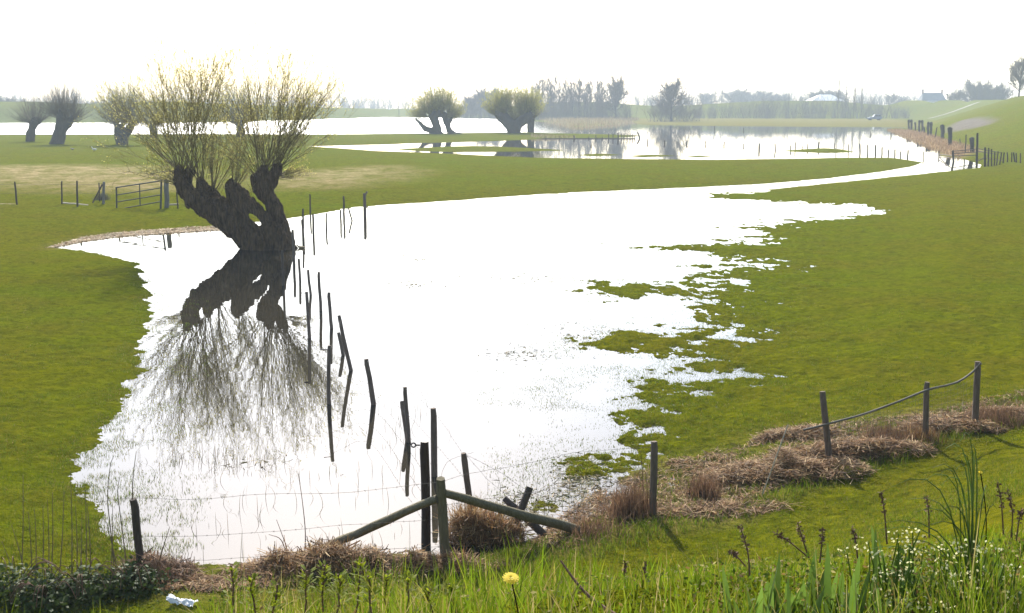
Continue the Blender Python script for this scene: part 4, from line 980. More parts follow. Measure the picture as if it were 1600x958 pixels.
for q, a in enumerate([(1418.5,1426,187,203,True),(1428.5,1431.6,190.5,205,False),(1435,1443,188,207,True),(1442.6,1445.6,198,208,False),(1448.6,1456.8,191,212,True),(1469,1476.5,196,217,False),(1480.5,1488,200,227,False),(1514.5,1523,216,238,False)]):
    stump(*a[:4], ['twin trunked pollard stump farthest away at the head of the reed bank','slim pollard stump, second in the row on the reed bank','thick double pollard stump, third in the row on the reed bank',
        'small low stump leaning beside the thick double one','close pair of pollard stumps left of the thin leaning stake','knobbly headed pollard stump right of the thin leaning stake','pollard stump with a tilted head, last before the timber pen',
        'stout broad headed pollard stump standing inside the timber pen'][q], a[4], q)
post((1464,199),(1461,215),2.0,'thin stake leaning right between pollard stumps on the reed bank', 'post_dark', None)
# timber pen
PN = 'posts of the timber pen by the right channel'
pen = [((1467,236),(1467,246),1.8),((1489.3,235),(1489.6,256.5),3.2),((1509.5,210.5),(1508,239),2.0),((1527.3,208),(1525.8,262.5),3.6),((1539,230.5),(1538.7,260.5),3.2),((1544.7,231),(1544.2,260),2.6),
       ((1549.4,232.5),(1549.2,259.5),2.2),((1554.5,237),(1553.5,259),2.0),((1559.5,236.5),(1557,258.5),2.0),((1565,238),(1562,257.5),2.2),((1569.3,238),(1567.2,255),2.2),((1574,238),(1574,253.5),2.2),
       ((1581,238),(1581,253),2.0),((1583.5,238),(1585.5,253),2.4),((1588,239),(1588,254),2.0),((1594.5,239.5),(1594.5,255),2.0),((1500,216.5),(1500.5,227),1.4)]
pl = ['thin low post at the left corner of the timber pen','thick black gatepost of the timber pen','tall thin post behind the timber pen near the stout stump','tallest dark pole of the timber pen','thick post right of the tallest pole of the pen',
      'second post right of the tallest pole of the pen','third post right of the tallest pole of the pen','fourth post right of the tallest pole of the pen','first leaning post of the paling right of the pen','second leaning post of the paling right of the pen',
      'third leaning post of the paling right of the pen','upright post following the leaning ones of the paling','left post of the close pair in the paling','tilted right post of the close pair in the paling','last but one post of the paling before the picture edge',
      'last post of the paling at the right picture edge','faint thin post on the meadow behind the timber pen']
for (tp, bs, wd), lb in zip(pen, pl): post(tp, bs, wd, lb, 'post_dark', PN, deep=.8)
Yg = hit(1489.6, 256.5)[1]; Yh = hit(1538.7, 260.5)[1]; Yk = hit(1467, 246)[1]; Yz = hit(1567, 255)[1]
PR = 'rails of the timber pen'
for q, (a, b, Y0, Y1, lb) in enumerate([((1488,236.5),(1527,233),Yg,Yg+6,'top rail of the timber pen, between black gatepost and tallest pole'),((1488,240),(1526,237.5),Yg,Yg+6,'second rail of the timber pen below the top rail'),
     ((1488,244),(1525,242.5),Yg,Yg+6,'third rail of the timber pen, sagging'),((1526,232),(1566,239),Yh+8,Yz,'top rail right of the tallest pole of the pen'),((1526,236),(1557,241),Yh+6,Yh+2,'second rail right of the tallest pole of the pen'),
     ((1467,241),(1489,243.5),Yk,Yg,'pale upper rail at the left end of the pen'),((1467,245.5),(1484,246.3),Yk,Yg,'pale lower rail at the left end of the pen'),((1527,252),(1541,245),Yh,Yh+.5,'thin slanting brace beside the tallest pole of the pen'),
     ((1540,260),(1545,251),Yh,Yh+.3,'short slanting strut at the foot of the thick pen post'),((1539,247),(1566,251),Yh,Yz,'low rail of the paling right of the pen')]):
    beam(a, b, 1.3, lb, Y0, Y1, 'post_dark' if q < 5 else 'post', 'pen_rail', 'rail', PR, n=6)
scat = [(1347,237.6,1.6),(1352,238.5,2.2),(1362,239,2.0),(1396,241,3.0)]

# ------------------------------------------------------------------ turf, drowned grass, straw
def land_points(n, px, py, seed, zref=.25, zmin=.02):
    g = np.random.default_rng(seed); x = g.uniform(*px, n); y = g.uniform(*py, n); P = plane(x, y, zref)
    z, s2, rg_ = hgt(P[:, 0], P[:, 1], True); P[:, 2] = z; return P, s2, rg_, g
GC = np.array([(.10,.14,.008),(.08,.125,.006),(.14,.16,.012),(.16,.14,.028),(.06,.09,.005),(.22,.18,.065)])
GW = [.28,.25,.2,.1,.12,.05]
def tufts(name, P, g, k, h, wd, spread, lean=.8, cw=GW, seg=1):
    n = len(P); Q = np.repeat(P, k, 0) + np.concatenate([g.normal(0, spread, (n * k, 2)), np.zeros((n * k, 1))], 1)
    c = GC[g.choice(6, n * k, p=cw)] * np.repeat(g.uniform(.7, 1.25, (n, 1)), k, 0) * g.uniform(.85, 1.15, (n * k, 1))
    b = MB(); b.blades(Q - np.array([0, 0, .01]), np.repeat(g.uniform(h[0], h[1], n), k) * g.uniform(.6, 1.1, n * k), wd, g.uniform(.1, lean, n * k), c, seg=seg, az=g.uniform(0, 6.28, n * k))
    return tag(b.build(name, M['grass'], color=True), kind='stuff')
P, s2, rg_, g = land_points(34000, (-90, 1690), (300, 700), 101); ok = (P[:, 2] > .03) & (P[:, 2] < 1.5) & (fbm(P[:, 0] * .8, P[:, 1] * .8, 3, 9) > -.12)
tufts('meadow_turf', P[ok], g, 5, (.025, .065), .016, .05)
P, s2, rg_, g = land_points(24000, (-90, 1690), (600, 965), 102); ok = (P[:, 2] > .03) & (P[:, 2] < 3)
tufts('bank_turf', P[ok], g, 6, (.03, .085), .008, .04)
# longer green grass along the fence foot and the bank
gL = poly([(780,862),(900,842),(1000,815),(1130,800),(1210,775),(1300,745),(1400,712),(1540,672),(1640,650),(1640,668),(1520,695),(1420,730),(1300,765),(1200,800),(1050,835),(900,875),(760,905),(640,910),(700,885)], .15)
g = np.random.default_rng(103); lo, hi = gL.min(0), gL.max(0); P = g.uniform(lo, hi, (14000, 2)); P = P[inside(P, gL)]
tufts('bank_long_grass', np.column_stack([P, hgt(P[:, 0], P[:, 1])]), g, 4, (.07, .24), .009, .05, .7, [.3,.36,.14,.05,.1,.05], 2)
# drowned grass breaking the ragged shore
g = np.random.default_rng(104); x = g.uniform(700, 1300, 150000); y = g.uniform(300, 790, 150000); P = plane(x, y, 0); z, s2, rg_ = hgt(P[:, 0], P[:, 1], True)
pat = fbm(P[:, 0] * 1.1, P[:, 1] * 1.1, 5, 61, .75); pr = np.clip(1.0 + s2 / 5.0, 0, 1) ** 1.6 * np.where(y > 640, .22, .5) * (pat > (.03 - .22 * np.clip(1 + s2 / 2.5, 0, 1))) * (z < .05) * (rg_ > .3)
ok = g.uniform(size=len(P)) < pr; P[:, 2] = np.maximum(z, -.004)
tufts('drowned_grass', P[ok], g, 4, (.015, .05), .016, .09, .9, [.3,.26,.2,.1,.1,.04])
g = np.random.default_rng(105); x = g.uniform(60, 330, 50000); y = g.uniform(350, 890, 50000); P = plane(x, y, 0); z, s2, rg_ = hgt(P[:, 0], P[:, 1], True)
ok = (s2 < .5) & (g.uniform(size=len(P)) < np.exp(s2 * np.where(y > 640, 1.1, 1.2)) * np.where(y > 640, .3, .5)) & (fbm(P[:, 0] * 1.4, P[:, 1] * 1.4, 4, 63) > -.1); P[:, 2] = np.maximum(z, -.004)
tufts('drowned_grass', P[ok], g, 5, (.03, .08), .011, .06, .9, [.25,.2,.2,.15,.1,.1])
def straws(name, P, g, L_, wd, tilt, cols_, m_='straw', parent=None, origin=None, zlift=.02):
    n = len(P); a = g.uniform(0, 6.28, n); e = g.normal(0, tilt, n); l_ = g.uniform(*L_, n)[:, None] / 2
    d = np.stack([np.cos(a) * np.cos(e), np.sin(a) * np.cos(e), np.sin(e)], 1); sd_ = np.stack([-np.sin(a), np.cos(a), g.normal(0, .5, n)], 1); w_ = (np.broadcast_to(wd, (n,)) * g.uniform(.6, 1.3, n))[:, None] / 2
    c = P + np.array([0, 0, zlift]); bend = np.array([0, 0, 1]) * l_ * g.normal(0, .18, (n, 1))
    V_ = np.stack([c - d * l_ - sd_ * w_, c - d * l_ + sd_ * w_, c + bend - sd_ * w_, c + bend + sd_ * w_, c + d * l_], 1).reshape(-1, 3)
    base = np.arange(n)[:, None] * 5; F_ = np.concatenate([base + np.array([[0, 1, 3]]), base + np.array([[0, 3, 2]]), base + np.array([[2, 3, 4]])])
    col = np.array(cols_)[g.integers(0, len(cols_), n)] * g.uniform(.6, 1.3, (n, 1)); b = MB(); b.add(V_, F_, np.repeat(col, 5, 0))
    return b.build(name, M[m_], parent, color=True, origin=origin)
g = np.random.default_rng(109); P = np.concatenate([g.uniform(q.min(0), q.max(0), (9000, 2)) for q in DEBRIS]); P = P[(inside(P, DEBRIS[0]) | inside(P, DEBRIS[1])) & (fbm(P[:, 0] * .9, P[:, 1] * .9, 3, 77) > .02)]; P = np.column_stack([P, hgt(P[:, 0], P[:, 1])]); P = P[P[:, 2] > .01]
tufts('debris_green_grass', P, g, 5, (.05, .16), .009, .05, .7, [.3,.34,.16,.08,.08,.04], 2)
SC = [(.36,.22,.095),(.26,.145,.058),(.17,.09,.04),(.48,.34,.17),(.09,.048,.024),(.28,.145,.062)]
for q_, (dq, n_, seed) in enumerate([(DEBRIS[0], 22000, 111), (DEBRIS[1], 9000, 112)]):
    g = np.random.default_rng(seed); lo, hi = dq.min(0), dq.max(0); P = g.uniform(lo, hi, (n_ * 4, 2)); P = P[inside(P, dq)]
    P = P[fbm(P[:, 0] * 1.2, P[:, 1] * 1.2, 4, 71) > -.15 + .18 * g.uniform(-1, 1, len(P))][:n_]; z = np.maximum(hgt(P[:, 0], P[:, 1]), 0)
    tag(straws('flood_straw', np.column_stack([P, z]), g, (.05, .28), .010, .28, SC), kind='stuff')
q_ = poly([(70,388),(90,381),(130,371),(200,362),(280,357),(345,353),(345,358),(270,363),(190,368),(130,376)], .05); g = np.random.default_rng(113); P = g.uniform(q_.min(0), q_.max(0), (30000, 2)); P = P[inside(P, q_)][:4200]
tag(straws('shore_straw', np.column_stack([P, np.maximum(hgt(P[:, 0], P[:, 1]), 0)]), g, (.08, .3), .03, .2, [(.62,.50,.33),(.52,.39,.24),(.34,.24,.14)]), kind='stuff')
g = np.random.default_rng(114); fl = []
for x0, x1, y0, y1, n_ in [(575,705,432,456,260),(640,670,402,410,60),(690,960,424,446,420),(755,880,540,566,170),(560,760,395,420,60),(840,1000,500,545,260),(880,1010,372,388,120),(330,460,705,740,50),(860,960,716,800,700),(740,880,760,830,420)]:
    fl.append(plane(g.normal((x0 + x1) / 2, (x1 - x0) / 4.2, n_), g.normal((y0 + y1) / 2, (y1 - y0) / 4.2, n_), 0))
fl = np.concatenate(fl); tag(straws('floating_straw', fl, g, (.04, .2), .014, .08, [(.16,.13,.06),(.12,.12,.04),(.25,.19,.10)], zlift=.012), kind='stuff')
g = np.random.default_rng(115); x = np.concatenate([g.uniform(230, 660, 90), g.normal(350, 45, 60), g.normal(640, 30, 50), g.uniform(760, 960, 90)]); y = np.concatenate([g.uniform(690, 875, 90), g.normal(722, 9, 60), g.normal(680, 40, 50), g.uniform(745, 830, 90)])
P = plane(x, y, -.02); b = MB(); nb_ = len(P); b.blades(P, g.uniform(.06, .34, nb_), .007, g.uniform(0, .7, nb_), np.array([(.10,.085,.04),(.07,.07,.025),(.16,.11,.06)])[g.integers(0, 3, nb_)], ang=g.normal(0, .5, nb_), seg=3)
tag(b.build('drowned_stalks', M['straw'], color=True), kind='stuff')

# heaps and tussocks of dead grass
def heap(px, py, wx, wy, h, n, label, seed, up=.25, L_=(.1, .4), cols_=SC, name='dead_grass_heap', skirt=True):
    h *= .62; wx *= 1.25; g = np.random.default_rng(seed); b0 = hit(px, py); n = int(n)
    u = g.normal(0, .5, (n, 2)); r = np.linalg.norm(u, axis=1); u[r > 1] /= r[r > 1][:, None] * g.uniform(1, 1.6, ((r > 1).sum(), 1)); r = np.linalg.norm(u, axis=1)
    X = b0[0] + u[:, 0] * wx; Y = b0[1] + u[:, 1] * wy; lump = .75 + .5 * vn2(X * 4, Y * 4, seed)
    edge = np.clip(1.0 - r ** 2, 0, 1) ** .8; Z = np.maximum(hgt(X, Y), 0) + h * edge * (.35 + 1.15 * vn2(X * 3.2, Y * 3.2, seed)) * lump * g.uniform(.25, 1, n) ** .5
    o = straws(name, np.column_stack([X, Y, Z]), g, L_, .009, up, cols_, origin=b0)
    m = MB(); k = 14; th = np.linspace(0, 6.283, k, endpoint=False); ring = []
    for f, zf in ((1.0, -.15), (.72, .22), (.4, .42)): ring.append(np.stack([u_ for u_ in (np.cos(th) * wx * f * .8, np.sin(th) * wy * f * .8, np.full(k, h * zf) + g.normal(0, h * .06, k))], 1))
    ring = np.concatenate(ring + [np.array([[0, 0, h * .5]])]); f_ = []
    i_ = np.arange(2)[:, None] * k; j_ = np.arange(k)[None]; j2_ = (j_ + 1) % k
    m.add(ring, np.stack([i_ + j_, i_ + j2_, i_ + k + j2_, i_ + k + j_], -1).reshape(-1, 4)); m.add(ring, np.stack([2 * k + np.arange(k), 2 * k + (np.arange(k) + 1) % k, np.full(k, 3 * k)], 1))
    m.build('matted_core', M['core'], o); return tag(o, label, 'dead grass')
M['core'] = mat('matted_dead_grass', (0.055,0.034,0.02), (0.16,0.105,0.06), 1.0, 14, bump=1.0, bscale=40, spec=0.0)
def tussock(px, py, w_, h, n, label, seed, cols_=SC, lean=.55, name='dry_grass_tussock', wd=.010, green=0):
    g = np.random.default_rng(seed); b0 = hit(px, py); P = np.column_stack([g.normal(0, w_ * .4, (n, 2)), np.zeros(n)]); Pw = P + b0; Pw[:, 2] = np.maximum(hgt(Pw[:, 0], Pw[:, 1]), 0) - .02
    c = np.array(cols_)[g.integers(0, len(cols_), n)] * g.uniform(.6, 1.25, (n, 1)); b = MB(); az = g.uniform(0, 6.28, n)
    b.blades(Pw, h * g.uniform(.4, 1.1, n), wd, g.uniform(.05, lean, n) * (.4 + np.linalg.norm(P, axis=1) / w_), c, az=az, ang=g.uniform(0, 6.28, n), seg=3)
    return tag(b.build(name, M['straw'], origin=b0, color=True), label, 'dead grass')
RB = [(.22,.125,.07),(.16,.09,.05),(.28,.17,.095),(.11,.065,.04)]
heap(1225, 742, 1.15, .5, .50, 3600, 'large dark reddish brown heap of matted dead grass below the leaning pale stalk', 201)
heap(1245, 682, .62, .3, .24, 1500, 'low heap of pale dead grass at the lower end of the sagging pipe', 202)
heap(1350, 708, 1.0, .4, .32, 2600, 'brown dead grass mound between the first two posts of the sagging pipe', 203)
heap(1485, 672, .8, .35, .32, 2000, 'brown dead grass mound between the two upper posts of the sagging pipe', 204)
heap(1590, 652, 1.0, .35, .36, 2200, 'brown dead grass ridge at the right edge beside the rightmost post', 205)
heap(505, 890, .75, .4, .44, 2600, 'pile of dead grass and reeds at the foot of the left brace', 206, .5, (.15, .5))
heap(600, 890, .95, .35, .34, 2400, 'long dark heap of flood wrack between left brace and corner post', 207)
heap(758, 848, .46, .3, .66, 2400, 'tall brown mat of hanging dead grass under the right brace', 208, .7, (.2, .6))
heap(705, 893, .35, .3, .26, 1200, 'small brown heap of dead grass around the foot of the corner post', 209, .5)
heap(245, 900, .45, .35, .32, 1500, 'brown clump of dead stalks at the foot of the leftmost leaning post', 210, .5, cols_=RB)
heap(430, 898, .55, .35, .22, 1300, 'low brown heap of dead reeds left of the brace foot', 211)
heap(1120, 800, .9, .3, .10, 900, 'flat scattered heap of grey dead stalks in front of the brown debris', 212)
tussock(985, 805, .42, .56, 700, 'upright reddish dry grass tussock beside the middle bank post', 221, RB)
tussock(1098, 775, .36, .42, 420, 'upright brown dry grass tussock in the middle of the debris band', 222, RB)
tussock(1385, 690, .5, .36, 800, 'reddish dry grass fringe under the middle of the sagging pipe', 223, RB)
tussock(1440, 690, .35, .32, 600, 'dry grass tuft around the foot of the middle pipe post', 224, SC)
tussock(1560, 660, .6, .34, 900, 'dry grass fringe right of the rightmost post', 225, RB)
tussock(735, 835, .3, .5, 500, 'wiry dry grass growing round the rusty leaning post', 226, SC, .9)
tussock(925, 835, .55, .34, 320, 'sparse dry stalks on the bank right of the slanting brace end', 227, RB, .8)
tussock(160, 312, .5, .5, 500, 'dark grey tangle at the foot of the strainer post by the iron gate', 228, [(.07,.07,.06),(.10,.09,.07)], .6)
def stalk(pts, Ys, r0, label, name='dry_stalk', mat_='stem', cat='stalk', group=None, tip=.4):
    p = curve_px(pts, Ys, 14); m = MB(); m.tube(p - p[0], np.linspace(r0, r0 * tip, 14), 6); o = m.build(name, M[mat_]); o.location = p[0]; return tag(o, label, cat, group)
yA = hit(1190, 776)[1]
stalk([(1190,776),(1205,736),(1218,700),(1231,664)], [yA,yA,yA,yA+.05], .011, 'long pale stalk leaning right across the dark dead grass heap', mat_='plank', tip=.8)
yB_ = hit(1005, 800)[1]
for q, (x, yt, xb) in enumerate([(1001,704,1006),(1009,738,1012),(992,752,990)]): stalk([(xb,800),((x+xb)/2+1,(800+yt)/2),(x,yt)], [yB_]*3, .009, f'thin reddish dry stalk, {ORD[q]} from the tallest, left of the middle bank post', 'dry_stalk', 'deadstem', 'stalk', 'reddish stalks by the middle bank post')
yL = hit(110, 905)[1]
for q, (xb, xt, yt) in enumerate([(24,3,846),(33,36,742),(42,18,820),(50,44,800),(56,54,795),(66,67,790),(76,74,780),(80,82,770),(92,100,766),(112,110,735),(120,118,790),(124,128,800),(134,133,760),(142,136,785),(172,176,792),(186,166,815)]):
    stalk([(xb,910),((xb+xt)/2+1.5,(910+yt)/2),(xt,yt)], [yL]*3, .008, f'tall thin dry reed stem in the lower left corner, {ORD[q]} from the left', 'dry_reed_stem', 'stem', 'reed stem', 'dry reed stems in the lower left corner')
for q, (pts, lb) in enumerate([([(178,880),(172,820),(168,780),(172,730),(178,712)],'tall bent dry stem left of the leftmost leaning post'),([(198,885),(190,820),(184,770),(187,745)],'tall dry stem just left of the leftmost leaning post'),([(207,780),(208,745),(213,705)],'thin straight stem rising behind the top of the leftmost leaning post'),
    ([(248,880),(256,852),(265,824)],'short dark hooked stem right of the leftmost leaning post'),([(476,870),(477,830),(472,780),(466,740)],'thin curved stem rising from the water beside the dead grass pile'),([(455,880),(446,850),(432,812)],'dark bowed stem leaning left above the water near the brace foot'),([(452,884),(440,845),(420,835)],'short dark arched stem left of the brace foot')]):
    stalk(pts, [yL if q < 4 else YC + .3] * len(pts), .008, lb, 'dry_reed_stem', 'stem' if q < 3 else 'deadstem', 'reed stem')

# ------------------------------------------------------------------ plants close to the camera on the dike shoulder
def root_at(px, Y): p = vpl(px, 958, Y); return np.array([p[0], Y, hgt(p[0], Y)[0]])
g = np.random.default_rng(301)
def near_grass(name, x0, x1, Ya, Yb, n, top0, top1, wd, cw, seed, lean=.45):
    g = np.random.default_rng(seed); px_ = g.uniform(x0, x1, n); Y = g.uniform(Ya, Yb, n); p = vpl(px_, np.full(n, 958.), Y); z = hgt(p[:, 0], p[:, 1])
    top = vpl(px_, g.uniform(top0, top1, n) + 26 * fbm(px_ / 60., Y * 0, 2, seed), Y)[:, 2]; h = np.maximum(.08, top - z) * g.uniform(.7, 1.08, n)
    c = GC[g.choice(6, n, p=cw)] * g.uniform(.8, 1.5, (n, 1)); b = MB(); b.blades(np.column_stack([p[:, 0], p[:, 1], z - .02]), h, wd * g.uniform(.6, 1.3, n), g.uniform(.02, lean, n), c, ang=g.normal(0, .7, n), seg=5)
    return tag(b.build(name, M['grass'], color=True), kind='stuff')
near_grass('verge_grass', 600, 1240, 2.7, 4.4, 2700, 868, 975, .0055, [.34,.26,.24,.08,.04,.04], 311)
near_grass('verge_grass', 560, 1160, 3.2, 4.8, 1300, 840, 930, .0055, [.34,.26,.24,.08,.04,.04], 312)
near_grass('verge_grass', 330, 660, 2.9, 4.4, 1000, 895, 985, .005, [.3,.24,.2,.14,.06,.06], 316)
near_grass('verge_grass', 1080, 1680, 2.5, 3.8, 2600, 880, 970, .0055, [.3,.3,.22,.08,.06,.04], 313)
near_grass('verge_grass', 1480, 1680, 2.6, 3.6, 900, 800, 920, .005, [.3,.3,.22,.08,.06,.04], 314)
near_grass('verge_grass', -60, 420, 3.4, 4.6, 700, 935, 980, .005, [.3,.3,.2,.1,.06,.04], 315)
def leaf_strip(b, root, d, up, L_, wd, g, fold=.25, droop=.5, k=7, col=(1, 1, 1)):
    d = np.asarray(d, float); d /= np.linalg.norm(d) + 1e-9; sd_ = np.array([-d[1], d[0], 0]); t = np.linspace(0, 1, k)
    c = root + np.outer(t * L_ * (1 - up), d) + np.outer(L_ * (t * up - droop * t ** 2.4 * .55 * L_ ** 0), [0, 0, 1])
    w_ = wd * np.sin(np.clip(t * .93 + .07, 0, 1) * math.pi) ** .7 * .5; w_[-1] = .0005
    V_ = np.stack([c - sd_ * w_[:, None] + np.array([0, 0, 1]) * (w_ * fold)[:, None], c, c + sd_ * w_[:, None] + np.array([0, 0, 1]) * (w_ * fold)[:, None]], 1).reshape(-1, 3)
    i_ = np.arange(k - 1)[:, None] * 3; j_ = np.arange(2)[None]
    b.add(V_, np.stack([i_ + j_, i_ + j_ + 1, i_ + j_ + 4, i_ + j_ + 3], -1).reshape(-1, 4), np.array(col) * g.uniform(.75, 1.2))
def broad_plant(px, Y, top, n, wd, label, seed, upr=.85, group='broad leaved plants at lower right'):
    Y -= .02; n += 6; wd *= .78
    g = np.random.default_rng(seed); r = root_at(px, Y); H_ = vpl(px, top, Y)[2] - r[2]; t = empty('broad_leaf_plant', r, label, 'plant', group)
    for q in range(n):
        a = g.uniform(0, 6.28); b = MB(); leaf_strip(b, np.array([g.normal(0, .03), g.normal(0, .03), 0]), (math.cos(a), math.sin(a), 0), np.clip(g.normal(upr, .1), .5, .97), H_ * g.uniform(.75, 1.2), wd * g.uniform(.7, 1.2), g, .3, g.uniform(.0, .8))
        b.build('leaf', M['leaf'], t, color=True)
for q, a in enumerate([(1175,2.75,862,11,.045,'broad leaved plant with wide bright leaves, leftmost of the lower right plants'),(1215,2.9,868,10,.032,'upright strap leaved plant, second from the left at lower right'),(1262,3.0,838,11,.030,'tall strap leaved plant with a bluish upright blade at lower right'),
     (1312,2.9,856,10,.034,'strap leaved plant in the middle of the lower right plants'),(1345,2.75,870,9,.036,'glossy strap leaved plant just left of the cream blossom'),(1395,3.1,812,9,.036,'tall dark green strap leaved plant behind the cream blossom'),
     (1530,3.1,828,10,.05,'wide leaved plant behind the right side of the cream blossom'),(1245,2.6,905,9,.04,'low broad leaved plant at the bottom edge, lower right'),(1320,2.55,912,8,.03,'low bright strap leaved plant at the bottom edge left of the blossom')]): broad_plant(*a, 330 + q)
def cress(px, Y, top, w_, n, label, seed, group='cream blossoming herbs at lower right'):
    g = np.random.default_rng(seed); r = root_at(px, Y); H_ = vpl(px, top, Y)[2] - r[2]; t = empty('blossoming_herb', r, label, 'flower', group); st = MB(); lf = MB(); fl = MB()
    for q in range(n):
        bx = np.array([g.normal(0, w_ * .5), g.normal(0, w_ * .35), 0]); h = H_ * g.uniform(.38, 1.02); d = np.array([g.normal(0, .12), g.normal(0, .12), 1.0]); tt = np.linspace(0, 1, 5)[:, None]
        p = bx + d * h * tt + np.cumsum(g.normal(0, .006, (5, 3)), 0); st.tube(p, .0018, 4, cap=False)
        for _ in range(5):
            f = g.uniform(.1, .8); c = bx + d * h * f; a = g.uniform(0, 6.28); leaf_strip(lf, c, (math.cos(a), math.sin(a), 0), .5, g.uniform(.03, .06), .012, g, .2, .2, 4)
        for _ in range(6):
            c = p[-1] + g.normal(0, .016, 3) * np.array([1, 1, .55]); a = g.normal(0, 1, 3); a /= np.linalg.norm(a); b = np.cross(a, [0.3, .2, 1.]); b /= np.linalg.norm(b); e = np.cross(a, b); z_ = .0042
            fl.add([c + b * z_, c + e * z_, c - b * z_, c - e * z_], [(0, 1, 2, 3)])
    st.build('stems', M['leaf'], t, color=True); tag(lf.build('leaves', M['leaf'], t, color=True), kind='stuff'); tag(fl.build('blossoms', M['whitefl'], t), kind='stuff')
cress(1415, 2.8, 850, .18, 26, 'dense cream blossoming herb at lower right, left half of the patch', 351)
cress(1478, 2.9, 842, .18, 26, 'dense cream blossoming herb at lower right, right half of the patch', 352)
cress(1585, 2.8, 872, .16, 22, 'sparse white blossoming herb at the right bottom corner', 353)
cress(1385, 3.0, 802, .06, 12, 'few tall pale flower spikes behind the strap leaves', 354)
def sedge():
    g = np.random.default_rng(361); Y = 3.0; r = root_at(1512, Y); t = empty('sedge_tuft', r, 'dark green sedge tuft with long arching blades at lower right', 'grass tuft')
    for (tx, ty) in [(1362,818),(1398,766),(1380,830),(1455,731),(1488,722),(1500,690),(1507,700),(1470,760),(1440,752),(1532,800),(1545,838),(1480,745),(1518,715),(1460,800),(1495,735),(1425,800),(1350,858),(1390,838),(1420,780),(1440,815),(1552,790),(1540,760),(1472,700),(1510,760)]:
        tp = vpl(tx, ty, Y + g.normal(0, .06)) - r; k = 8; tt = np.linspace(0, 1, k)[:, None]; up = np.array([0, 0, tp[2] * 1.12]); c = (1 - tt) ** 2 * 0 + 2 * tt * (1 - tt) * (up + tp * .12) + tt ** 2 * tp + np.array([g.normal(0, .012), g.normal(0, .012), 0])
        b = MB(); b.tube(c, .0019 * (1 - tt[:, 0] ** 2) + .0006, 4, cap=False, col=np.array([1.3, 1.15, 2.0]) * g.uniform(.6, 1.5)); b.build('blade', M['leaf'], t, color=True)
sedge()
def dock(px, pts, Y, label, q, bushy=True, group='dark dead dock stems at lower right'):
    g = np.random.default_rng(370 + q); p = curve_px(pts, [Y] * len(pts), 16); t = empty('dead_dock_stem', p[0], label, 'dead stem', group); m = MB(); m.tube(p - p[0], np.linspace(.0026, .0014, 16), 6, seed=3); m.build('stem', M['deadstem'], t)
    m = MB()
    for k in range(60 if bushy else 10):
        f = g.uniform(.45 if bushy else .2, 1) * 15; k0 = min(int(f), 14); c = p[k0] + (p[k0 + 1] - p[k0]) * (f - k0) - p[0]; a = g.normal(0, 1, 3); a /= np.linalg.norm(a); b = np.cross(a, g.normal(0, 1, 3)); b /= np.linalg.norm(b); z_ = g.uniform(.003, .0065); c = c + a * .002
        m.add([c, c + a * z_ + b * z_ * .5, c + a * z_ * 2, c + a * z_ - b * z_ * .5], [(0, 1, 2, 3)])
    tag(m.build('seed_husks', M['deadstem'], t), kind='stuff')
for q, (pts, Y, lb) in enumerate([([(1172,905),(1168,860),(1156,822)],3.0,'dead dock stem left of the strap leaves, tallest at its spot'),([(1165,885),(1150,868),(1142,862)],3.05,'short dead dock stem leaning left, left of the strap leaves'),([(1262,870),(1235,848),(1212,833)],3.1,'dead dock twig slanting left above the strap leaves'),
     ([(1264,872),(1255,845),(1246,816)],3.1,'thin dead dock stem rising from the slanting twig'),([(1281,880),(1284,850),(1285,824)],3.1,'upright dead dock stem right of the slanting twig'),([(1340,872),(1337,845),(1331,825)],3.1,'dead dock stem left of the pale flower spikes'),([(1386,850),(1382,800),(1377,768)],3.2,'tall dead dock stem with rusty top behind the strap leaves'),
     ([(1452,840),(1451,800),(1447,776)],3.2,'husky dead dock stem inside the arching sedge'),([(1568,835),(1565,790),(1559,753)],3.2,'tallest dark dock stem at the right edge'),([(1580,840),(1582,800),(1574,766)],3.2,'curved dark dock stem beside the tallest one at the right edge'),([(1588,845),(1592,815),(1596,796)],3.15,'bushy brown dock stem cut by the right edge'),([(1010,940),(1007,905),(1008,880)],3.3,'small dead seed head standing in the verge grass'),([(978,925),(976,900),(977,878)],3.4,'thin dead stem left of the small seed head in the verge grass')]): dock(0, pts, Y, lb, q)
stalk([(962,962),(930,940),(902,912),(876,876)], [3.0,3.05,3.1,3.15], .0075, 'dark bare twig slanting up left in the verge grass', 'bare_twig', 'deadstem', 'twig')
stalk([(1105,890),(1122,860),(1145,830),(1170,800),(1186,792)], [3.3]*5, .003, 'long yellow grass stem slanting right over the lawn', 'grass_stem', 'straw_plain', 'grass stem') if False else None
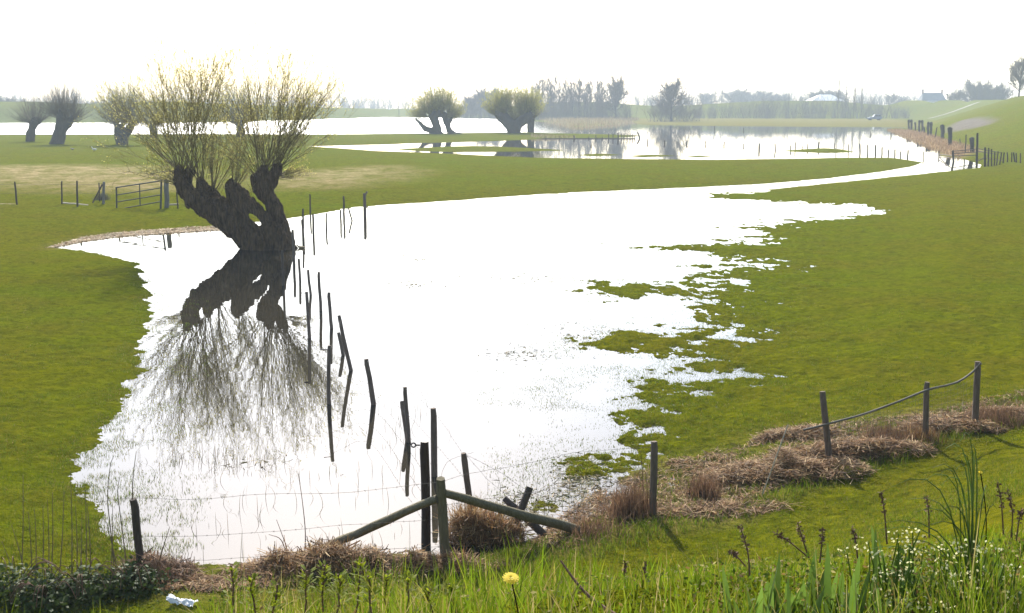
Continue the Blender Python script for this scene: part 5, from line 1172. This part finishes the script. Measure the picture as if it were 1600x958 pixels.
def dandelion(px, py, Y, dia, label, stem_px):
    g = np.random.default_rng(int(px)); c = vpl(px, py, Y); r = root_at(stem_px, Y); t = empty('dandelion', r, label, 'flower'); o = np.array(r); m = MB(); tt = np.linspace(0, 1, 8)[:, None]; st = (c - o) * tt + np.array([.02, 0, 0]) * np.sin(tt * math.pi); m.tube(st, .0018, 6); m.build('stem', M['leaf'], t)
    m = MB(); hd = c - o; nrm_ = np.array([.05, -.35, .9]); nrm_ /= np.linalg.norm(nrm_); u = np.cross(nrm_, [0, 1, 0]); u /= np.linalg.norm(u); v = np.cross(nrm_, u)
    for ring, (rr, zz, n_) in enumerate([(1, .0, 34), (.8, .09, 28), (.55, .16, 20), (.3, .2, 12)]):
        for k in range(n_):
            a = 6.283 * (k + g.uniform(-.3, .3)) / n_; d = u * math.cos(a) + v * math.sin(a); s_ = -u * math.sin(a) + v * math.cos(a); R_ = dia / 2 * rr * g.uniform(.9, 1.06); w_ = dia * .04; z_ = nrm_ * dia * .5 * zz
            m.add([hd + d * R_ * .15 + z_ * .4 - s_ * w_ * .4, hd + d * R_ * .15 + z_ * .4 + s_ * w_ * .4, hd + d * R_ * .7 + z_ - s_ * w_, hd + d * R_ * .7 + z_ + s_ * w_, hd + d * R_ + z_ * .9 - s_ * w_ * .7, hd + d * R_ + z_ * .9 + s_ * w_ * .7], [(0, 1, 3, 2), (2, 3, 5, 4)])
    tag(m.build('petals', M['yellow'], t), kind='stuff'); m = MB(); m.tube([hd - nrm_ * dia * .28, hd - nrm_ * dia * .12, hd + nrm_ * .002], [dia * .08, dia * .16, dia * .14], 10); m.build('bud_cup', M['leaf'], t)
dandelion(798, 903, 2.55, .041, 'yellow dandelion in full flower in the verge grass at bottom centre', 806)
dandelion(1532, 738, 3.3, .013, 'tiny yellow flower on a thin tall stem above the sedge', 1527)
def verge_herbs(name, x0, x1, Ya, Yb, n, top0, top1, seed, cols_):
    g = np.random.default_rng(seed); px_ = g.uniform(x0, x1, n); Y = g.uniform(Ya, Yb, n); p = vpl(px_, np.full(n, 958.), Y); z = hgt(p[:, 0], p[:, 1]); top = vpl(px_, g.uniform(top0, top1, n) + 40 * fbm(px_ / 45., Y * 2, 3, seed), Y)[:, 2]
    c = np.column_stack([p[:, 0], p[:, 1], z + (np.maximum(top, z + .05) - z) * g.uniform(.2, 1, n) ** .6]); a = g.normal(0, 1, (n, 3)); a[:, 2] = np.abs(a[:, 2]) * .6; a /= np.linalg.norm(a, axis=1)[:, None]; b = np.cross(a, g.normal(0, 1, (n, 3))); b /= np.linalg.norm(b, axis=1)[:, None]; s_ = g.uniform(.003, .010, (n, 1))
    V_ = np.stack([c, c + a * s_ + b * s_ * .5, c + a * s_ * 2.2, c + a * s_ - b * s_ * .5], 1).reshape(-1, 3); col = np.array(cols_)[g.integers(0, len(cols_), n)] * g.uniform(.7, 1.3, (n, 1)); m = MB(); m.add(V_, np.arange(4 * n).reshape(-1, 4), np.repeat(col, 4, 0)); tag(m.build(name, M['grass'], color=True), kind='stuff')
HC = [(.11,.16,.015),(.08,.13,.010),(.17,.19,.025),(.17,.11,.035),(.26,.23,.09),(.05,.08,.008)]
verge_herbs('verge_herbs', 1080, 1680, 2.8, 3.6, 3000, 868, 975, 381, HC); verge_herbs('verge_herbs', 1380, 1660, 2.8, 3.5, 1700, 835, 955, 382, HC); verge_herbs('verge_herbs', 330, 1080, 3.0, 3.8, 1500, 905, 980, 383, HC)
near_grass('verge_straw', 330, 1680, 2.6, 4.0, 900, 850, 970, .0035, [.0,.0,.1,.3,.0,.6], 384, .8)
def spurge(px, top, Y, label, q):
    g = np.random.default_rng(400 + q); r = root_at(px, Y); tp = vpl(px + g.normal(0, 8), top, Y) - r; t = empty('yellow_green_sprig', r, label, 'plant', 'yellow green sprigs at bottom left of centre'); m = MB(); tt = np.linspace(0, 1, 8)[:, None]; st = tp * tt + np.cumsum(g.normal(0, .004, (8, 3)), 0); st[0] = 0; m.tube(st, .0028, 5); m.build('stem', M['deadstem'], t); m = MB()
    for k in range(70):
        f = g.uniform(.35, 1) ** .6; c = np.array([np.interp(f, tt[:, 0], st[:, z_]) for z_ in range(3)]); a = g.uniform(0, 6.28); br = g.uniform(0, .05) * (1.2 - f) if f < .95 else .012; d = np.array([math.cos(a), math.sin(a), 0]); leaf_strip(m, c + d * br, d, g.uniform(.3, .7), g.uniform(.018, .034), .009, g, .2, .1, 4, (1.9, 1.35, .6))
    tag(m.build('leaves', M['leaf'], t, color=True), kind='stuff')
for q, (x, y, Y) in enumerate([(378,884,3.1),(396,905,3.0),(432,915,2.9),(468,898,3.1),(502,890,3.2),(520,908,2.9),(556,886,3.1),(578,905,2.9),(606,902,3.2),(640,900,3.0),(676,912,3.1),(712,915,3.2)]): spurge(x, y, Y, f'yellow green leafy sprig at the bottom, {ORD[q]} from the left', q)
def bramble(px, py, wx, wy, h, n, label, seed):
    g = np.random.default_rng(seed); b0 = hit(px, py); t = empty('bramble_bush', b0, label, 'bush', 'dark bramble bushes in the lower left corner'); m = MB(); u = g.normal(0, 1, (n, 3)); u /= np.linalg.norm(u, axis=1)[:, None]; u[:, 2] = abs(u[:, 2]); rr = g.uniform(.45, 1.05, (n, 1)); c = u * rr * np.array([wx, wy, h]) * (.8 + .5 * vn3(u[:, 0] * 3, u[:, 1] * 3, u[:, 2] * 3, seed))[:, None]
    a = g.normal(0, 1, (n, 3)); a[:, 2] = g.normal(-.1, .5, n); a /= np.linalg.norm(a, axis=1)[:, None]; b = np.cross(a, u + g.normal(0, .5, (n, 3))); b /= np.linalg.norm(b, axis=1)[:, None]; z_ = g.uniform(.02, .042, (n, 1))
    V_ = np.stack([c, c + a * z_ + b * z_ * .7, c + a * z_ * 2, c + a * z_ - b * z_ * .7], 1).reshape(-1, 3); m.add(V_, np.arange(4 * n).reshape(-1, 4)); tag(m.build('leaves', M['bramble'], t), kind='stuff'); m = MB()
    for _ in range(14):
        a = g.uniform(0, 6.28); tt = np.linspace(0, 1, 7)[:, None]; m.tube(np.array([math.cos(a) * wx, math.sin(a) * wy, 0]) * tt + np.array([0, 0, h * 1.15]) * np.sin(tt * 2.6), .005, 4, cap=False)
    tag(m.build('canes', M['deadstem'], t), kind='stuff')
bramble(22, 945, .62, .5, .42, 1500, 'dark bramble bush at the bottom left corner', 501); bramble(78, 950, .45, .4, .34, 900, 'low bramble bush beside the bottom left corner one', 502); bramble(132, 935, .40, .4, .36, 1000, 'rounded bramble bush left of the leftmost leaning post', 503); bramble(205, 925, .42, .4, .36, 900, 'dark bramble around the foot of the leftmost leaning post', 504)
def bag():
    b0 = hit(285, 946); g = np.random.default_rng(520); nx, ny = 26, 12; U, V_ = np.meshgrid(np.linspace(-1, 1, nx), np.linspace(-1, 1, ny), indexing='ij'); x = U * .19 * (1 - .12 * V_ ** 2); y = V_ * (.055 + .025 * np.abs(U)); zz = .045 * (1 - V_ ** 2) * (.5 + vn2(U * 2.5 + 3, V_ * 1.5, 7)) + .05 * (vn2(U * 6, V_ * 5, 8) - .4) + .04 * np.maximum(0, -U - .5) * 2; z = np.maximum(zz, 0) + .03
    a = R(-14); X = x * math.cos(a) - y * math.sin(a); Y = x * math.sin(a) + y * math.cos(a); i_ = np.arange(nx - 1)[:, None] * ny; j_ = np.arange(ny - 1)[None]; m = MB(); m.add(np.stack([X, Y, z], -1).reshape(-1, 3), np.stack([i_ + j_, i_ + ny + j_, i_ + ny + j_ + 1, i_ + j_ + 1], -1).reshape(-1, 4)); o = m.build('plastic_bag', M['bag']); o.location = b0; tag(o, 'crumpled white plastic bag lying on the lawn at bottom left', 'plastic bag')
bag()
yP = hit(140, 890)[1]; beam((103,888),(177,891),3.6,'pale thin plank lying on the grass behind the brambles', yP, yP + .1, 'plank', 'driftwood_plank', 'plank', n=4)
stalk([(15,958),(50,930),(85,908),(97,898)], [yP - 1.2]*4, .012, 'pale stick slanting across the bramble in the lower left corner', 'pale_stick', 'plank', 'stick', None, .7)

# ------------------------------------------------------------------ birds
def bird(px, py, L_, label, m_, cat, face=1, swim=False, neck=.5, rz=0.0):
    b = plane(np.array(float(px)), np.array(float(py))) if swim else hit(px, py); zc = .02 if swim else .26 * L_ / .6; s_ = L_ / .6
    q = lambda x, z: np.array([x * s_ * face, 0, z * s_]); z0 = .06 if swim else .34
    caps = [(q(-.2, z0), q(.06, z0 + .01), .085 * s_, .105 * s_), (q(.06, z0 + .01), q(.17, z0 + .06), .10 * s_, .05 * s_), (q(.17, z0 + .06), q(.22, z0 + .06 + .28 * neck), .045 * s_, .032 * s_), (q(.22, z0 + .06 + .28 * neck), q(.26, z0 + .07 + .28 * neck), .042 * s_, .036 * s_), (q(.27, z0 + .065 + .28 * neck), q(.345, z0 + .05 + .28 * neck), .018 * s_, .012 * s_), (q(-.2, z0), q(-.36, z0 + .035), .06 * s_, .02 * s_)]
    V_, Q_ = organic(caps, .016 * s_ * 1.2, .03 * s_, pad=.04); t = empty(cat.replace(' ', '_'), b, label, cat); m = MB(); m.add(V_, Q_); m.build('body', M[m_], t)
    for sy in (-1, 1):
        m = MB(); m.tube([q(.08, z0 + .04) + np.array([0, sy * .085 * s_, 0]), q(-.08, z0 + .05) + np.array([0, sy * .10 * s_, 0]), q(-.30, z0 + .04) + np.array([0, sy * .05 * s_, 0])], [.035 * s_, .05 * s_, .012 * s_], 8); m.build('wing', M[m_], t)
        if not swim: m = MB(); m.tube([q(0, z0 - .05) + np.array([0, sy * .04 * s_, 0]), q(.01, 0) + np.array([0, sy * .04 * s_, 0])], .012 * s_, 6); m.build('leg', M['stem'], t)
    t.rotation_euler = (0, 0, rz); return t
bird(470, 388, .36, 'brown duck swimming beside the big willow trunk', 'duck', 'duck', -1, True, .3)
bird(147, 238, .62, 'pale goose standing on the far left meadow between the willows', 'whiteb', 'goose', -1, False, .7)
bird(113, 236.5, .5, 'dark goose grazing on the far left meadow below the forked willow', 'goose', 'goose', -1, False, .25)
bird(1232, 200, .0 + .6, 'small dark waterbird far out on the right lake', 'goose', 'waterbird', 1, True, .5)
#MORE
# ------------------------------------------------------------------ haze
def haze_box():
    m = bpy.data.materials.new('haze_air'); m.use_nodes = True; t = m.node_tree; t.nodes.remove(t.nodes['Principled BSDF'])
    v = t.nodes.new('ShaderNodeVolumePrincipled'); v.inputs['Color'].default_value = (0.80, 0.91, 1.0, 1)
    v.inputs['Density'].default_value = 0.0005; v.inputs['Anisotropy'].default_value = 0.1
    t.links.new(v.outputs[0], t.nodes['Material Output'].inputs['Volume'])
    b = MB(); b.box((0, 0, 18), 4400, 4400, 41)
    o = b.build('haze', m, smooth=False); tag(o, kind='stuff')
haze_box()
